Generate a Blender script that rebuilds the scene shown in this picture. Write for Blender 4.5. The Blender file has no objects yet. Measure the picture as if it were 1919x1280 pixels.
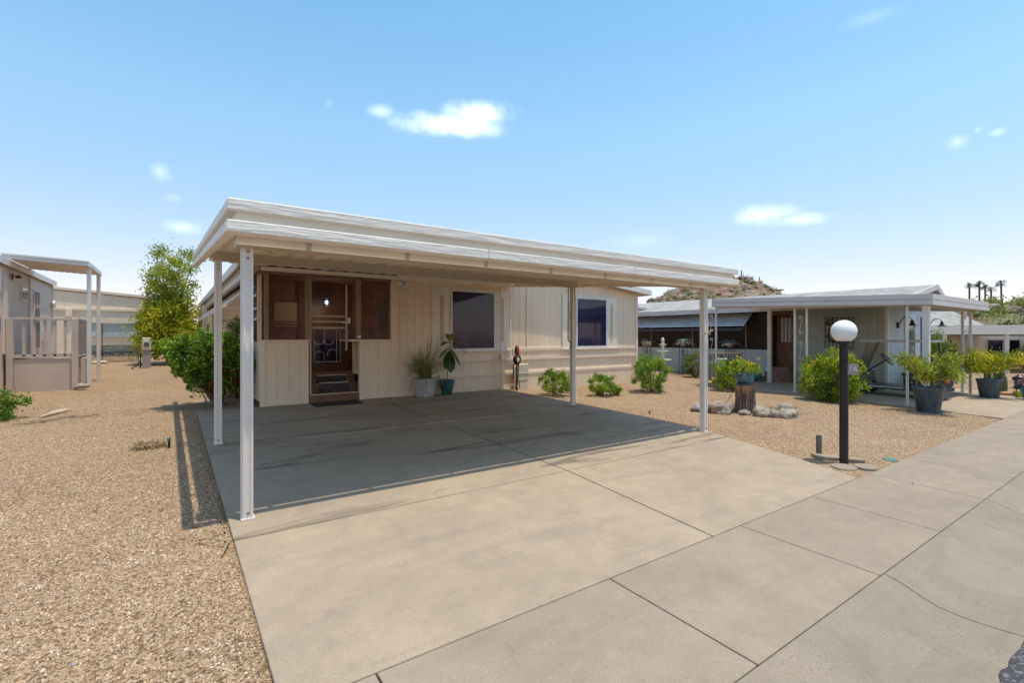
import bpy, bmesh, math, random
import numpy as np
from mathutils import Vector, Matrix, noise as mnoise
R = math.radians
random.seed(7); rng = np.random.default_rng(7)
S = bpy.context.scene
COL = S.collection
PI = math.pi
SL = 0.0205                                   # fall of the lot towards the street

def smooth(a, b, x):
    t = min(1, max(0, (x-a)/(b-a))); return t*t*(3-2*t)
def gz(x, y):                                 # gravel level
    z = SL*min(max(y, -2.6), 22)-0.022
    z -= 0.075*smooth(6.5, 8.0, x)*smooth(0.6, 3.2, y)*(1-smooth(11.5, 12.2, x))
    return z-0.42*smooth(17.5, 33, x)
def pz(x, y):                                 # paving level
    return SL*min(max(y, -4.5), 22)-0.42*smooth(17.5, 33, x)

# ------------------------------------------------------------------ materials
def newmat(name):
    m = bpy.data.materials.new(name); m.use_nodes = True
    nt = m.node_tree; b = nt.nodes['Principled BSDF']
    return m, nt, b
def N(nt, t, **kw):
    n = nt.nodes.new(t)
    for k, v in kw.items():
        if k in n.inputs: n.inputs[k].default_value = v
        else: setattr(n, k, v)
    return n
def ramp(nt, stops, fac):
    n = nt.nodes.new('ShaderNodeValToRGB'); e = n.color_ramp.elements
    while len(e) < len(stops): e.new(.5)
    for i, (p, c) in enumerate(stops):
        e[i].position = p; e[i].color = (*c, 1) if len(c) == 3 else c
    nt.links.new(fac, n.inputs[0]); return n
def coords(nt, scale=(1, 1, 1)):
    tc = N(nt, 'ShaderNodeNewGeometry'); mp = N(nt, 'ShaderNodeMapping'); mp.inputs['Scale'].default_value = scale
    nt.links.new(tc.outputs['Position'], mp.inputs[0]); return mp.outputs[0]
def mixc(nt, fac, a, b, mode='MIX'):
    n = nt.nodes.new('ShaderNodeMix'); n.data_type = 'RGBA'; n.blend_type = mode
    for s, v in ((0, fac), (6, a), (7, b)):
        if hasattr(v, 'is_linked'): nt.links.new(v, n.inputs[s])
        elif s == 0: n.inputs[0].default_value = v
        else: n.inputs[s].default_value = (*v, 1)
    return n.outputs[2]
def bump(nt, b, h, strength, dist=.01):
    n = N(nt, 'ShaderNodeBump'); n.inputs['Strength'].default_value = strength; n.inputs['Distance'].default_value = dist
    nt.links.new(h, n.inputs['Height']); nt.links.new(n.outputs[0], b.inputs['Normal'])
def mat(name, col, rough=.6, var=.12, scale=3, fine=60, bmp=.15, metal=0, spec=.4, stretch=(1, 1, 1)):
    m, nt, b = newmat(name)
    p = coords(nt, stretch)
    n1 = N(nt, 'ShaderNodeTexNoise', Scale=scale, Detail=5, Roughness=.6); nt.links.new(p, n1.inputs[0])
    n2 = N(nt, 'ShaderNodeTexNoise', Scale=fine, Detail=3); nt.links.new(p, n2.inputs[0])
    d = tuple(max(0, c*(1-var*1.3)) for c in col); l = tuple(min(1, c*(1+var)) for c in col)
    r1 = ramp(nt, [(.3, d), (.7, l)], n1.outputs[0])
    r2 = ramp(nt, [(.25, (1-var,)*3), (.75, (1,)*3)], n2.outputs[0])
    nt.links.new(mixc(nt, 1, r1.outputs[0], r2.outputs[0], 'MULTIPLY'), b.inputs['Base Color'])
    b.inputs['Roughness'].default_value = rough; b.inputs['Metallic'].default_value = metal
    b.inputs['Specular IOR Level'].default_value = spec
    if bmp: bump(nt, b, n2.outputs[0], bmp, .004)
    return m
def leafmat(name, cols, trans=.35, rough=.45):
    m, nt, b = newmat(name)
    a = N(nt, 'ShaderNodeAttribute', attribute_name='lv')
    k = len(cols)
    r = ramp(nt, [(i/(max(1, k-1)), c) for i, c in enumerate(cols)], a.outputs['Fac'])
    nt.links.new(r.outputs[0], b.inputs['Base Color']); b.inputs['Roughness'].default_value = rough
    b.inputs['Specular IOR Level'].default_value = .35
    t = N(nt, 'ShaderNodeBsdfTranslucent')
    g = mixc(nt, 1, r.outputs[0], (1.0, 1.0, .55), 'MULTIPLY'); nt.links.new(g, t.inputs[0])
    x = N(nt, 'ShaderNodeMixShader'); x.inputs[0].default_value = trans
    nt.links.new(b.outputs[0], x.inputs[1]); nt.links.new(t.outputs[0], x.inputs[2])
    nt.links.new(x.outputs[0], nt.nodes['Material Output'].inputs[0]); return m

M = {}
def concrete(name, c1, c2, c3, pit, grey=(.3, .29, .28), stain=.55, crack=.54):
    m, nt, b = newmat(name); p = coords(nt)
    n1 = N(nt, 'ShaderNodeTexNoise', Scale=.9, Detail=7, Roughness=.62, Distortion=.6); nt.links.new(p, n1.inputs[0])
    n2 = N(nt, 'ShaderNodeTexNoise', Scale=5, Detail=6, Roughness=.7); nt.links.new(p, n2.inputs[0])
    n3 = N(nt, 'ShaderNodeTexNoise', Scale=170, Detail=3, Roughness=.7); nt.links.new(p, n3.inputs[0])
    ps = coords(nt, (.35, 2.2, 1))
    n4 = N(nt, 'ShaderNodeTexNoise', Scale=1.3, Detail=6, Roughness=.65, Distortion=1.2); nt.links.new(ps, n4.inputs[0])
    vo = N(nt, 'ShaderNodeTexVoronoi', Scale=38); nt.links.new(p, vo.inputs[0])
    n5 = N(nt, 'ShaderNodeTexNoise', Scale=2.1, Detail=8, Roughness=.7, Distortion=.9); nt.links.new(coords(nt, (1, 1, 1)), n5.inputs[0])
    base = ramp(nt, [(.34, c1), (.5, c2), (.64, c3)], n1.outputs[0]).outputs[0]
    base = mixc(nt, .6, base, mixc(nt, 1, base, ramp(nt, [(.36, (.80, .79, .79)), (.5, (1, 1, 1)), (.64, (1.10, 1.06, .97))], n5.outputs[0]).outputs[0], 'MULTIPLY'))
    base = mixc(nt, .55, base, ramp(nt, [(.3, tuple(.8*x for x in c2)), (.7, tuple(min(1, 1.12*x) for x in c2))], n2.outputs[0]).outputs[0])
    st = ramp(nt, [(.54, (0, 0, 0)), (.66, (1, 1, 1))], n4.outputs[0]).outputs[0]
    stf = N(nt, 'ShaderNodeMath', operation='MULTIPLY'); nt.links.new(st, stf.inputs[0]); stf.inputs[1].default_value = stain
    base = mixc(nt, stf.outputs[0], base, grey)
    base = mixc(nt, 1, base, ramp(nt, [(.3, (.72, .71, .69)), (.65, (1.1, 1.1, 1.1))], n3.outputs[0]).outputs[0], 'MULTIPLY')
    pf = ramp(nt, [(0, (1, 1, 1)), (pit, (0, 0, 0))], vo.outputs['Distance']).outputs[0]
    pm = N(nt, 'ShaderNodeMath', operation='MULTIPLY'); nt.links.new(pf, pm.inputs[0])
    gate = ramp(nt, [(.5, (0, 0, 0)), (.58, (1, 1, 1))], n2.outputs[0]).outputs[0]; nt.links.new(gate, pm.inputs[1])
    base = mixc(nt, pm.outputs[0], base, tuple(.5*x for x in c1))
    nd = N(nt, 'ShaderNodeTexNoise', Scale=3.5, Detail=4); nt.links.new(p, nd.inputs[0])
    dp = mixc(nt, .12, p, nd.outputs['Color'], 'ADD')
    ve = N(nt, 'ShaderNodeTexVoronoi', Scale=.42, feature='DISTANCE_TO_EDGE'); nt.links.new(dp, ve.inputs[0])
    ck = ramp(nt, [(0, (1, 1, 1)), (.0035, (0, 0, 0))], ve.outputs['Distance']).outputs[0]
    cg = N(nt, 'ShaderNodeMath', operation='MULTIPLY'); nt.links.new(ck, cg.inputs[0]); nt.links.new(ramp(nt, [(crack, (0, 0, 0)), (crack+.04, (1, 1, 1))], n1.outputs[0]).outputs[0], cg.inputs[1])
    base = mixc(nt, cg.outputs[0], base, tuple(.35*x for x in c1))
    sv = N(nt, 'ShaderNodeTexVoronoi', Scale=4.5); nt.links.new(p, sv.inputs[0]); sc_ = N(nt, 'ShaderNodeSeparateColor'); nt.links.new(sv.outputs['Color'], sc_.inputs[0])
    sp1 = ramp(nt, [(0, (1, 1, 1)), (.05, (0, 0, 0))], sv.outputs['Distance']).outputs[0]; sp2 = ramp(nt, [(.80, (0, 0, 0)), (.82, (1, 1, 1))], sc_.outputs[0]).outputs[0]
    sm = N(nt, 'ShaderNodeMath', operation='MULTIPLY'); nt.links.new(sp1, sm.inputs[0]); nt.links.new(sp2, sm.inputs[1])
    base = mixc(nt, sm.outputs[0], base, tuple(.4*x for x in c1))
    nt.links.new(base, b.inputs['Base Color']); b.inputs['Roughness'].default_value = .85; b.inputs['Specular IOR Level'].default_value = .25
    hm = N(nt, 'ShaderNodeMath', operation='SUBTRACT'); nt.links.new(n3.outputs[0], hm.inputs[0]); nt.links.new(pm.outputs[0], hm.inputs[1])
    bump(nt, b, hm.outputs[0], .35, .004); return m
M['drive'] = concrete('driveway_concrete', (.295, .235, .175), (.37, .292, .205), (.44, .35, .238), .06, (.27, .225, .175), .5, .66)
M['slab'] = concrete('carport_slab_concrete', (.295, .235, .175), (.365, .29, .205), (.43, .345, .235), .08, (.13, .10, .075), .78, .66)
M['patch'] = concrete('joint_mortar', (.40, .35, .28), (.47, .41, .33), (.52, .46, .38), .05, (.4, .36, .3), .3, .9)
M['walk'] = concrete('sidewalk_concrete', (.245, .195, .143), (.315, .25, .183), (.37, .297, .217), .15, (.245, .20, .15), .4, .60)
M['curb'] = concrete('curb_concrete', (.215, .172, .13), (.28, .228, .17), (.33, .268, .20), .26, (.22, .18, .14), .45)

def gravelmat():
    m, nt, b = newmat('gravel_ground'); p = coords(nt)
    v = N(nt, 'ShaderNodeTexVoronoi', Scale=80); nt.links.new(p, v.inputs[0])
    v2 = N(nt, 'ShaderNodeTexVoronoi', Scale=24, Randomness=1); nt.links.new(p, v2.inputs[0])
    n1 = N(nt, 'ShaderNodeTexNoise', Scale=.7, Detail=5, Roughness=.6); nt.links.new(p, n1.inputs[0])
    n2 = N(nt, 'ShaderNodeTexNoise', Scale=9, Detail=5, Roughness=.7); nt.links.new(p, n2.inputs[0])
    sep = N(nt, 'ShaderNodeSeparateColor'); nt.links.new(v.outputs['Color'], sep.inputs[0])
    c = ramp(nt, [(0, (.05, .03, .02)), (.26, (.20, .125, .07)), (.5, (.45, .30, .175)), (.8, (.56, .40, .25)), (1, (.65, .53, .40))], sep.outputs[0]).outputs[0]  # darkest stops paint the shade in the gaps between chips
    c = mixc(nt, .35, c, ramp(nt, [(.3, (.31, .20, .10)), (.7, (.49, .335, .18))], n2.outputs[0]).outputs[0])
    c = mixc(nt, .6, c, mixc(nt, 1, c, ramp(nt, [(.3, (.78, .74, .70)), (.7, (1.08, 1.06, 1.02))], n1.outputs[0]).outputs[0], 'MULTIPLY'))
    nt.links.new(c, b.inputs['Base Color']); b.inputs['Roughness'].default_value = .95; b.inputs['Specular IOR Level'].default_value = .15
    ad = N(nt, 'ShaderNodeMath', operation='ADD'); nt.links.new(v.outputs['Distance'], ad.inputs[0]); nt.links.new(v2.outputs['Distance'], ad.inputs[1])
    iv = N(nt, 'ShaderNodeMath', operation='MULTIPLY'); nt.links.new(ad.outputs[0], iv.inputs[0]); iv.inputs[1].default_value = -1
    bump(nt, b, iv.outputs[0], .9, .02); return m
M['gravel'] = gravelmat()
M['pebble'] = leafmat('pebble_stone', [(.07, .045, .03), (.25, .16, .09), (.46, .315, .185), (.59, .435, .28), (.44, .30, .22), (.31, .26, .215), (.68, .56, .41)], 0, .9)
def asphalt():
    m, nt, b = newmat('street_asphalt'); p = coords(nt)
    v = N(nt, 'ShaderNodeTexVoronoi', Scale=90); nt.links.new(p, v.inputs[0])
    s = N(nt, 'ShaderNodeSeparateColor'); nt.links.new(v.outputs['Color'], s.inputs[0])
    c = ramp(nt, [(0, (.035, .034, .034)), (.7, (.07, .068, .066)), (1, (.2, .19, .18))], s.outputs[0])
    nt.links.new(c.outputs[0], b.inputs['Base Color']); b.inputs['Roughness'].default_value = .9
    bump(nt, b, v.outputs['Distance'], .8, .01); return m
M['asphalt'] = asphalt()
def embossed(name, col, rough=.5):                 # white aluminium with pressed wood grain
    m, nt, b = newmat(name)
    tc = N(nt, 'ShaderNodeNewGeometry'); sp = N(nt, 'ShaderNodeSeparateXYZ'); nt.links.new(tc.outputs['Position'], sp.inputs[0])
    a = N(nt, 'ShaderNodeMath', operation='ADD'); nt.links.new(sp.outputs[0], a.inputs[0]); nt.links.new(sp.outputs[1], a.inputs[1])
    cb = N(nt, 'ShaderNodeCombineXYZ'); nt.links.new(a.outputs[0], cb.inputs[0]); nt.links.new(sp.outputs[2], cb.inputs[2])
    mp = N(nt, 'ShaderNodeMapping'); mp.inputs['Scale'].default_value = (.9, 1, 7); nt.links.new(cb.outputs[0], mp.inputs[0])
    n = N(nt, 'ShaderNodeTexNoise', Scale=3.2, Detail=3, Roughness=.5, Distortion=.5); nt.links.new(mp.outputs[0], n.inputs[0])
    mu = N(nt, 'ShaderNodeMath', operation='MULTIPLY'); nt.links.new(n.outputs[0], mu.inputs[0]); mu.inputs[1].default_value = 9
    fr = N(nt, 'ShaderNodeMath', operation='FRACT'); nt.links.new(mu.outputs[0], fr.inputs[0])
    c = ramp(nt, [(0, tuple(.87*x for x in col)), (.16, tuple(.97*x for x in col)), (.6, col), (1, col)], fr.outputs[0])
    nt.links.new(c.outputs[0], b.inputs['Base Color']); b.inputs['Roughness'].default_value = rough
    bump(nt, b, fr.outputs[0], .5, .004); return m
M['fascia'] = embossed('embossed_fascia_white', (.80, .73, .635))
M['white'] = mat('painted_white_metal', (.72, .68, .62), .45, .05, 2, 40, .05)
M['post'] = mat('post_offwhite_metal', (.73, .65, .565), .45, .06, 2, 50, .05)
M['pan'] = mat('roof_pan_beige', (.88, .77, .61), .5, .07, 2, 50, .05)
M['beam'] = mat('beam_shaded_taupe', (.56, .46, .345), .5, .07, 2, 50, .05)  # darker than the pans; the fascia's shade is put into this colour
M['tan'] = mat('siding_tan', (.84, .66, .47), .75, .06, 1.2, 90, .25, stretch=(1, 1, .25))
M['tantrim'] = mat('trim_tan', (.80, .645, .48), .7, .06, 2, 70, .2)
M['tanstrip'] = mat('trim_inset_tan', (.58, .44, .29), .75, .06, 2, 70, .2)
M['offtrim'] = mat('window_surround_cream', (.80, .70, .57), .6, .05, 2, 70, .1)
M['shingle'] = mat('roof_shingle', (.36, .345, .31), .9, .25, 3, 14, .8, stretch=(1, 1, 1))
M['pink'] = mat('taupe_siding', (.68, .56, .46), .75, .07, 1.2, 90, .2, stretch=(1, 1, .25))
M['pinktrim'] = mat('taupe_trim', (.68, .57, .47), .7, .06, 2, 60, .15)
M['decktaupe'] = mat('deck_boards_taupe', (.56, .45, .37), .8, .1, 2, 60, .3)
M['greenwall'] = mat('grey_green_siding', (.40, .42, .36), .75, .06, 1.2, 90, .2, stretch=(1, 1, .25))
M['bluewall'] = mat('pale_blue_siding', (.52, .60, .63), .7, .05, 1.2, 90, .2, stretch=(1, 1, .25))
M['knee'] = mat('pale_grey_panel', (.50, .54, .52), .7, .05, 1, 90, .15)
M['bark'] = mat('bark', (.20, .15, .11), .95, .35, 5, 40, .8, stretch=(3, 3, .7))
M['stem'] = mat('stem_green_brown', (.24, .17, .10), .8, .25, 6, 40, .3)
M['stump'] = mat('stump_wood', (.46, .27, .15), .9, .65, 7, 30, 1, stretch=(1, 1, .18))
M['rock'] = mat('field_rock', (.40, .33, .255), .95, .5, 12, 45, 1)
M['hillrock'] = mat('boulder_rock', (.33, .25, .19), .95, .4, .5, 3, 1)
M['nbwhite'] = mat('neighbour_cream_trim', (.62, .56, .51), .45, .05, 2, 40, .05)
M['black'] = mat('black_metal', (.022, .02, .02), .45, .2, 4, 60, .1)
M['maroon'] = mat('lamp_post_black', (.03, .019, .018), .4, .35, 3, 60, .2)
M['red'] = mat('red_plastic', (.55, .03, .02), .4, .1)
M['dark'] = mat('dark_rubber', (.03, .028, .028), .9, .3, 8, 90, .6)
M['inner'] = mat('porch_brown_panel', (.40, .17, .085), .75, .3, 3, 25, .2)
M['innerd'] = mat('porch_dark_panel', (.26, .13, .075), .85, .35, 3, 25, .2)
M['shade'] = mat('roller_shade_tan', (.75, .50, .30), .8, .08)
M['carpet'] = mat('step_carpet', (.11, .085, .085), 1, .6, 30, 160, .8)
M['orange'] = mat('varnished_wood_door', (.17, .075, .04), .45, .35, 3, 20, .1, stretch=(1, 1, .3))
M['brass'] = mat('screen_door_aluminium', (.55, .42, .28), .4, .1, 4, 50, .05)
M['potgrey'] = mat('grey_stone_pot', (.48, .455, .42), .8, .15, 6, 60, .3)
M['teal'] = mat('teal_glazed_pot', (.05, .15, .155), .25, .5, 7, 40, .1, spec=.6)
M['blueglaze'] = mat('blue_glazed_bowl', (.07, .21, .27), .25, .4, 12, 40, .1, spec=.6, stretch=(1, 1, .2))
M['slate'] = mat('slate_blue_pot', (.10, .13, .155), .4, .45, 6, 30, .2, stretch=(1, 1, .35))
M['jade'] = mat('jade_glazed_jar', (.06, .26, .22), .25, .3, 7, 40, .1, spec=.6)
M['terra'] = mat('terracotta', (.50, .27, .16), .85, .15)
M['soil'] = mat('potting_soil', (.09, .065, .045), 1, .4, 20, 90, .8)
M['stone'] = mat('cast_stone_white', (.62, .59, .52), .85, .12, 5, 60, .3)
M['brownscreen'] = None
M['awnwhite'] = mat('awning_slat_white', (.70, .68, .66), .45, .07)
M['awngrey'] = mat('awning_slat_grey', (.60, .60, .60), .4, .12, 3, 30, .05)
M['awnblack'] = mat('awning_valance_dark', (.05, .055, .07), .5, .2)
M['timber'] = mat('weathered_timber', (.32, .23, .15), .9, .2, 4, 40, .4, stretch=(1, 1, .2))
M['cloth'] = mat('pale_green_tarp', (.52, .58, .53), .8, .12, 2, 30, .2)
M['green'] = mat('valve_cover_green', (.09, .22, .19), .6, .2)
M['steel'] = mat('galvanised_pipe', (.19, .19, .19), .5, .25, 4, 60, .2, .6)
M['brick'] = mat('brownish_roof_edge', (.30, .17, .12), .8, .2)
M['meter'] = mat('meter_box_beige', (.62, .53, .40), .6, .08)
M['navy'] = mat('cart_body_dark', (.035, .04, .055), .3, .2, spec=.6)
M['seat'] = mat('cart_seat_dark', (.045, .04, .038), .6, .2)
M['cream'] = mat('cart_canopy_cream', (.55, .50, .43), .5, .08)
M['cactus'] = mat('cactus_skin', (.13, .185, .065), .7, .25, 5, 60, .4, stretch=(1, 1, .3))
M['saguaro'] = mat('saguaro_skin', (.075, .10, .05), .8, .25, 1, 6, .3)
M['agave'] = mat('agave_leaf', (.24, .34, .33), .6, .15)
M['purple'] = mat('purple_leaf', (.24, .12, .14), .5, .3)
M['tort'] = mat('tortoise_shell_ornament', (.42, .33, .13), .7, .3, 14, 40, .4)
M['dry'] = mat('dry_straw', (.42, .30, .16), .9, .3, 9, 60, .3)
M['bleach'] = mat('bleached_wood', (.58, .48, .36), .9, .2, 6, 60, .4)
M['houseW'] = mat('pale_far_siding', (.84, .67, .49), .75, .06)
M['greyhome'] = mat('taupe_far_siding', (.34, .29, .26), .75, .06)
M['wreath'] = mat('dried_wreath', (.14, .055, .04), .9, .4, 9, 60, .6)
def glassmat(name, col, rough=.06, spec=.6):
    m, nt, b = newmat(name); p = coords(nt)
    n = N(nt, 'ShaderNodeTexNoise', Scale=1.4, Detail=3); nt.links.new(p, n.inputs[0])
    r = ramp(nt, [(.35, tuple(.5*c for c in col)), (.7, col)], n.outputs[0]); nt.links.new(r.outputs[0], b.inputs['Base Color'])
    b.inputs['Roughness'].default_value = rough; b.inputs['Specular IOR Level'].default_value = spec
    n2 = N(nt, 'ShaderNodeTexNoise', Scale=.9, Detail=1); nt.links.new(p, n2.inputs[0]); bump(nt, b, n2.outputs[0], .05, .05)
    return m
M['glass'] = glassmat('tinted_window_glass', (.030, .025, .075), .05, .42)
M['paleglass'] = glassmat('pale_window_glass', (.10, .13, .12))
def screenmat(name, col, alpha):
    m, nt, b = newmat(name); p = coords(nt)
    n = N(nt, 'ShaderNodeTexNoise', Scale=9, Detail=5, Roughness=.7); nt.links.new(p, n.inputs[0])
    r = ramp(nt, [(.35, tuple(.55*c for c in col)), (.7, tuple(1.4*c for c in col))], n.outputs[0]); nt.links.new(r.outputs[0], b.inputs['Base Color'])
    b.inputs['Roughness'].default_value = .32; b.inputs['Specular IOR Level'].default_value = .4
    t = N(nt, 'ShaderNodeBsdfTransparent'); x = N(nt, 'ShaderNodeMixShader'); x.inputs[0].default_value = 1-alpha
    nt.links.new(b.outputs[0], x.inputs[1]); nt.links.new(t.outputs[0], x.inputs[2])
    nt.links.new(x.outputs[0], nt.nodes['Material Output'].inputs[0]); return m
M['screen'] = screenmat('bronze_sun_screen', (.125, .040, .024), .36)
M['screen2'] = screenmat('dark_porch_screen', (.035, .016, .011), .7)
M['net'] = screenmat('green_shade_net', (.32, .38, .33), .7)
def emit(name, col, s):
    m, nt, b = newmat(name); b.inputs['Emission Color'].default_value = (*col, 1); b.inputs['Emission Strength'].default_value = s
    b.inputs['Base Color'].default_value = (*col, 1); return m
M['bulb'] = emit('lit_lantern_bulb', (.35, .55, 1), 9)
def globe():
    m, nt, b = newmat('opal_globe'); b.inputs['Base Color'].default_value = (.82, .79, .74, 1); b.inputs['Roughness'].default_value = .18
    b.inputs['Specular IOR Level'].default_value = .5; b.inputs['Subsurface Weight'].default_value = .3; b.inputs['Subsurface Radius'].default_value = (.08, .07, .06)
    return m
M['globe'] = globe()
M['plaque'] = mat('address_plaque', (.40, .30, .30), .5, .08)
G1 = leafmat('leaves_bright_green', [(.06, .12, .012), (.16, .28, .025), (.30, .44, .04), (.42, .52, .06)], .44)
G2 = leafmat('leaves_dark_shrub', [(.04, .09, .015), (.09, .19, .025), (.17, .29, .035), (.28, .37, .05)], .44)
G3 = leafmat('leaves_yellow_green', [(.13, .18, .012), (.31, .36, .02), (.50, .47, .03), (.66, .54, .03)], .45)
G4 = leafmat('leaves_olive', [(.06, .09, .02), (.13, .18, .03), (.21, .26, .055), (.30, .30, .10)], .38)
G5 = leafmat('leaves_lantana', [(.08, .15, .012), (.20, .31, .02), (.34, .44, .03), (.50, .50, .05)], .42)
G6 = leafmat('leaves_sparse_tree', [(.12, .16, .02), (.25, .31, .03), (.42, .45, .05), (.50, .40, .07)], .45)
G7 = leafmat('brush_hillside', [(.08, .10, .035), (.14, .16, .045), (.20, .21, .06), (.27, .26, .10)], .2, .8)
G8 = leafmat('grass_blades', [(.16, .17, .04), (.34, .28, .10), (.24, .26, .07), (.50, .40, .18)], .3)
G9 = leafmat('fiddle_leaf', [(.04, .10, .03), (.10, .17, .04), (.24, .28, .05), (.50, .44, .05)], .3, .3)
FL = leafmat('yellow_flowers', [(.85, .55, .02), (.9, .65, .03), (.85, .40, .03)], .3)
PALM = leafmat('palm_frond', [(.03, .05, .02), (.06, .09, .03), (.10, .12, .04)], .1, .6)

# ------------------------------------------------------------------ geometry
class MB:
    def __init__(s): s.v = []; s.f = []; s.c = None
    def add(s, v, f):
        o = len(s.v); s.v += [tuple(p) for p in v]; s.f += [tuple(i+o for i in q) for q in f]; return s
    def box(s, x0, y0, z0, x1, y1, z1):
        x0, x1 = sorted((x0, x1)); y0, y1 = sorted((y0, y1)); z0, z1 = sorted((z0, z1))
        return s.add([(x0, y0, z0), (x1, y0, z0), (x1, y1, z0), (x0, y1, z0), (x0, y0, z1), (x1, y0, z1), (x1, y1, z1), (x0, y1, z1)],
                     [(0, 3, 2, 1), (4, 5, 6, 7), (0, 1, 5, 4), (1, 2, 6, 5), (2, 3, 7, 6), (3, 0, 4, 7)])
    def beam(s, a, b, w, h, up=(0, 0, 1)):
        a, b = Vector(a), Vector(b); d = (b-a).normalized(); u = Vector(up)
        if abs(d.dot(u)) > .98: u = Vector((0, 1, 0))
        r = d.cross(u).normalized(); u = r.cross(d).normalized(); r *= w/2; u *= h/2
        return s.add([a-r-u, a+r-u, a+r+u, a-r+u, b-r-u, b+r-u, b+r+u, b-r+u], [(0, 1, 2, 3), (7, 6, 5, 4), (0, 4, 5, 1), (1, 5, 6, 2), (2, 6, 7, 3), (3, 7, 4, 0)])
    def tube(s, pts, r, n=8, cap=True):
        pts = [Vector(p) for p in pts]; k = len(pts); rs = r if isinstance(r, (list, tuple)) else [r]*k
        rings = []; side = None
        for i, p in enumerate(pts):
            t = (pts[min(i+1, k-1)]-pts[max(i-1, 0)])
            t = t.normalized() if t.length > 1e-9 else Vector((0, 0, 1))
            if side is None:
                side = t.cross(Vector((0, 0, 1)))
                if side.length < .05: side = t.cross(Vector((1, 0, 0)))
            side = (side-t*side.dot(t)); side = side.normalized() if side.length > 1e-6 else t.orthogonal().normalized()
            w = t.cross(side)
            rings.append([p+(side*math.cos(2*PI*j/n)+w*math.sin(2*PI*j/n))*rs[i] for j in range(n)])
        v = [q for g in rings for q in g]; f = []
        for i in range(k-1):
            for j in range(n): f.append((i*n+j, i*n+(j+1) % n, (i+1)*n+(j+1) % n, (i+1)*n+j))
        if cap: f += [tuple(range(n))[::-1], tuple((k-1)*n+j for j in range(n))]
        return s.add(v, f)
    def lathe(s, prof, c=(0, 0, 0), n=24, sq=None, wob=0):
        v = []; f = []
        for (r, z) in prof:
            for j in range(n):
                a = 2*PI*j/n; rr = r*(1+wob*math.sin(a*3+z*9)*math.cos(a*2))
                v.append((c[0]+rr*math.cos(a), c[1]+rr*math.sin(a), c[2]+z))
        for i in range(len(prof)-1):
            for j in range(n): f.append((i*n+j, i*n+(j+1) % n, (i+1)*n+(j+1) % n, (i+1)*n+j))
        f += [tuple(range(n))[::-1], tuple((len(prof)-1)*n+j for j in range(n))]
        return s.add(v, f)
    def prismx(s, prof, x0, x1):                 # closed (y,z) outline run along x
        k = len(prof)
        return s.add([(x0, y, z) for y, z in prof]+[(x1, y, z) for y, z in prof],
                     [(i, (i+1) % k, k+(i+1) % k, k+i) for i in range(k)]+[tuple(range(k))[::-1], tuple(range(k, 2*k))])
    def prismy(s, prof, y0, y1):
        k = len(prof)
        return s.add([(x, y0, z) for x, z in prof]+[(x, y1, z) for x, z in prof],
                     [(i, k+i, k+(i+1) % k, (i+1) % k) for i in range(k)]+[tuple(range(k)), tuple(range(k, 2*k))[::-1]])
    def slab(s, poly, zf, d):                     # poly of (x,y) with a level function
        k = len(poly)
        return s.add([(x, y, zf(x, y)-d) for x, y in poly]+[(x, y, zf(x, y)) for x, y in poly],
                     [(i, (i+1) % k, k+(i+1) % k, k+i) for i in range(k)]+[tuple(range(k))[::-1], tuple(range(k, 2*k))])
    def ball(s, c, r, n=16, m=10):
        rx, ry, rz = r if isinstance(r, (tuple, list)) else (r, r, r); v = []; f = []
        for i in range(m+1):
            t = PI*i/m
            for j in range(n): v.append((c[0]+rx*math.sin(t)*math.cos(2*PI*j/n), c[1]+ry*math.sin(t)*math.sin(2*PI*j/n), c[2]-rz*math.cos(t)))
        for i in range(m):
            for j in range(n): f.append((i*n+j, i*n+(j+1) % n, (i+1)*n+(j+1) % n, (i+1)*n+j))
        return s.add(v, f)
    def rock(s, c, r, seed=0, rough=.28, sub=3):
        bm = bmesh.new(); bmesh.ops.create_icosphere(bm, subdivisions=sub, radius=1); o = Vector((seed*3.7, seed*1.3, seed*7.1))
        for q in bm.verts:
            d = q.co.normalized(); q.co = d*(1+rough*mnoise.noise(d*1.3+o)*1.6+rough*.35*mnoise.noise(d*4+o))
            q.co.z = max(q.co.z, -.55)
        s.add([(c[0]+q.co.x*r[0], c[1]+q.co.y*r[1], c[2]+q.co.z*r[2]) for q in bm.verts], [tuple(w.index for w in g.verts) for g in bm.faces]); bm.free(); return s
    def map(s, fn): s.v = [fn(*p) for p in s.v]; return s
    def build(s, name, m, parent=None, at=None, smooth=False, bevel=0, lab=None, kind=None, fix=True):
        me = bpy.data.meshes.new(name)
        o = bpy.data.objects.new(name, me); COL.objects.link(o)
        org = Vector(at) if at is not None else Vector((0, 0, 0)); off = org
        if parent is not None:
            o.parent = parent; base = Vector(parent['_w']) if '_w' in parent else Vector((0, 0, 0))
            off = org if at is not None else base; o.location = off-base
            o['_w'] = tuple(off)
        else:
            o.location = org; o['_w'] = tuple(org)
        me.from_pydata([(x-off.x, y-off.y, z-off.z) for x, y, z in s.v], [], s.f)
        if fix:
            bm = bmesh.new(); bm.from_mesh(me); bmesh.ops.recalc_face_normals(bm, faces=bm.faces); bm.to_mesh(me); bm.free()
        if smooth:
            me.polygons.foreach_set('use_smooth', [True]*len(me.polygons))
        me.materials.append(m)
        if bevel:
            b = o.modifiers.new('edge', 'BEVEL'); b.width = bevel; b.segments = 2; b.limit_method = 'ANGLE'
        if lab: o['label'] = lab
        if kind: o['kind'] = kind
        return o
def tag(o, label, cat, group=None):
    o['label'] = label; o['category'] = cat
    if group: o['group'] = group
    return o
def thing(name, loc, label, cat, group=None):
    o = bpy.data.objects.new(name, None); COL.objects.link(o); o.location = loc; o['_w'] = tuple(loc); o.empty_display_size = .2
    return tag(o, label, cat, group)
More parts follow.
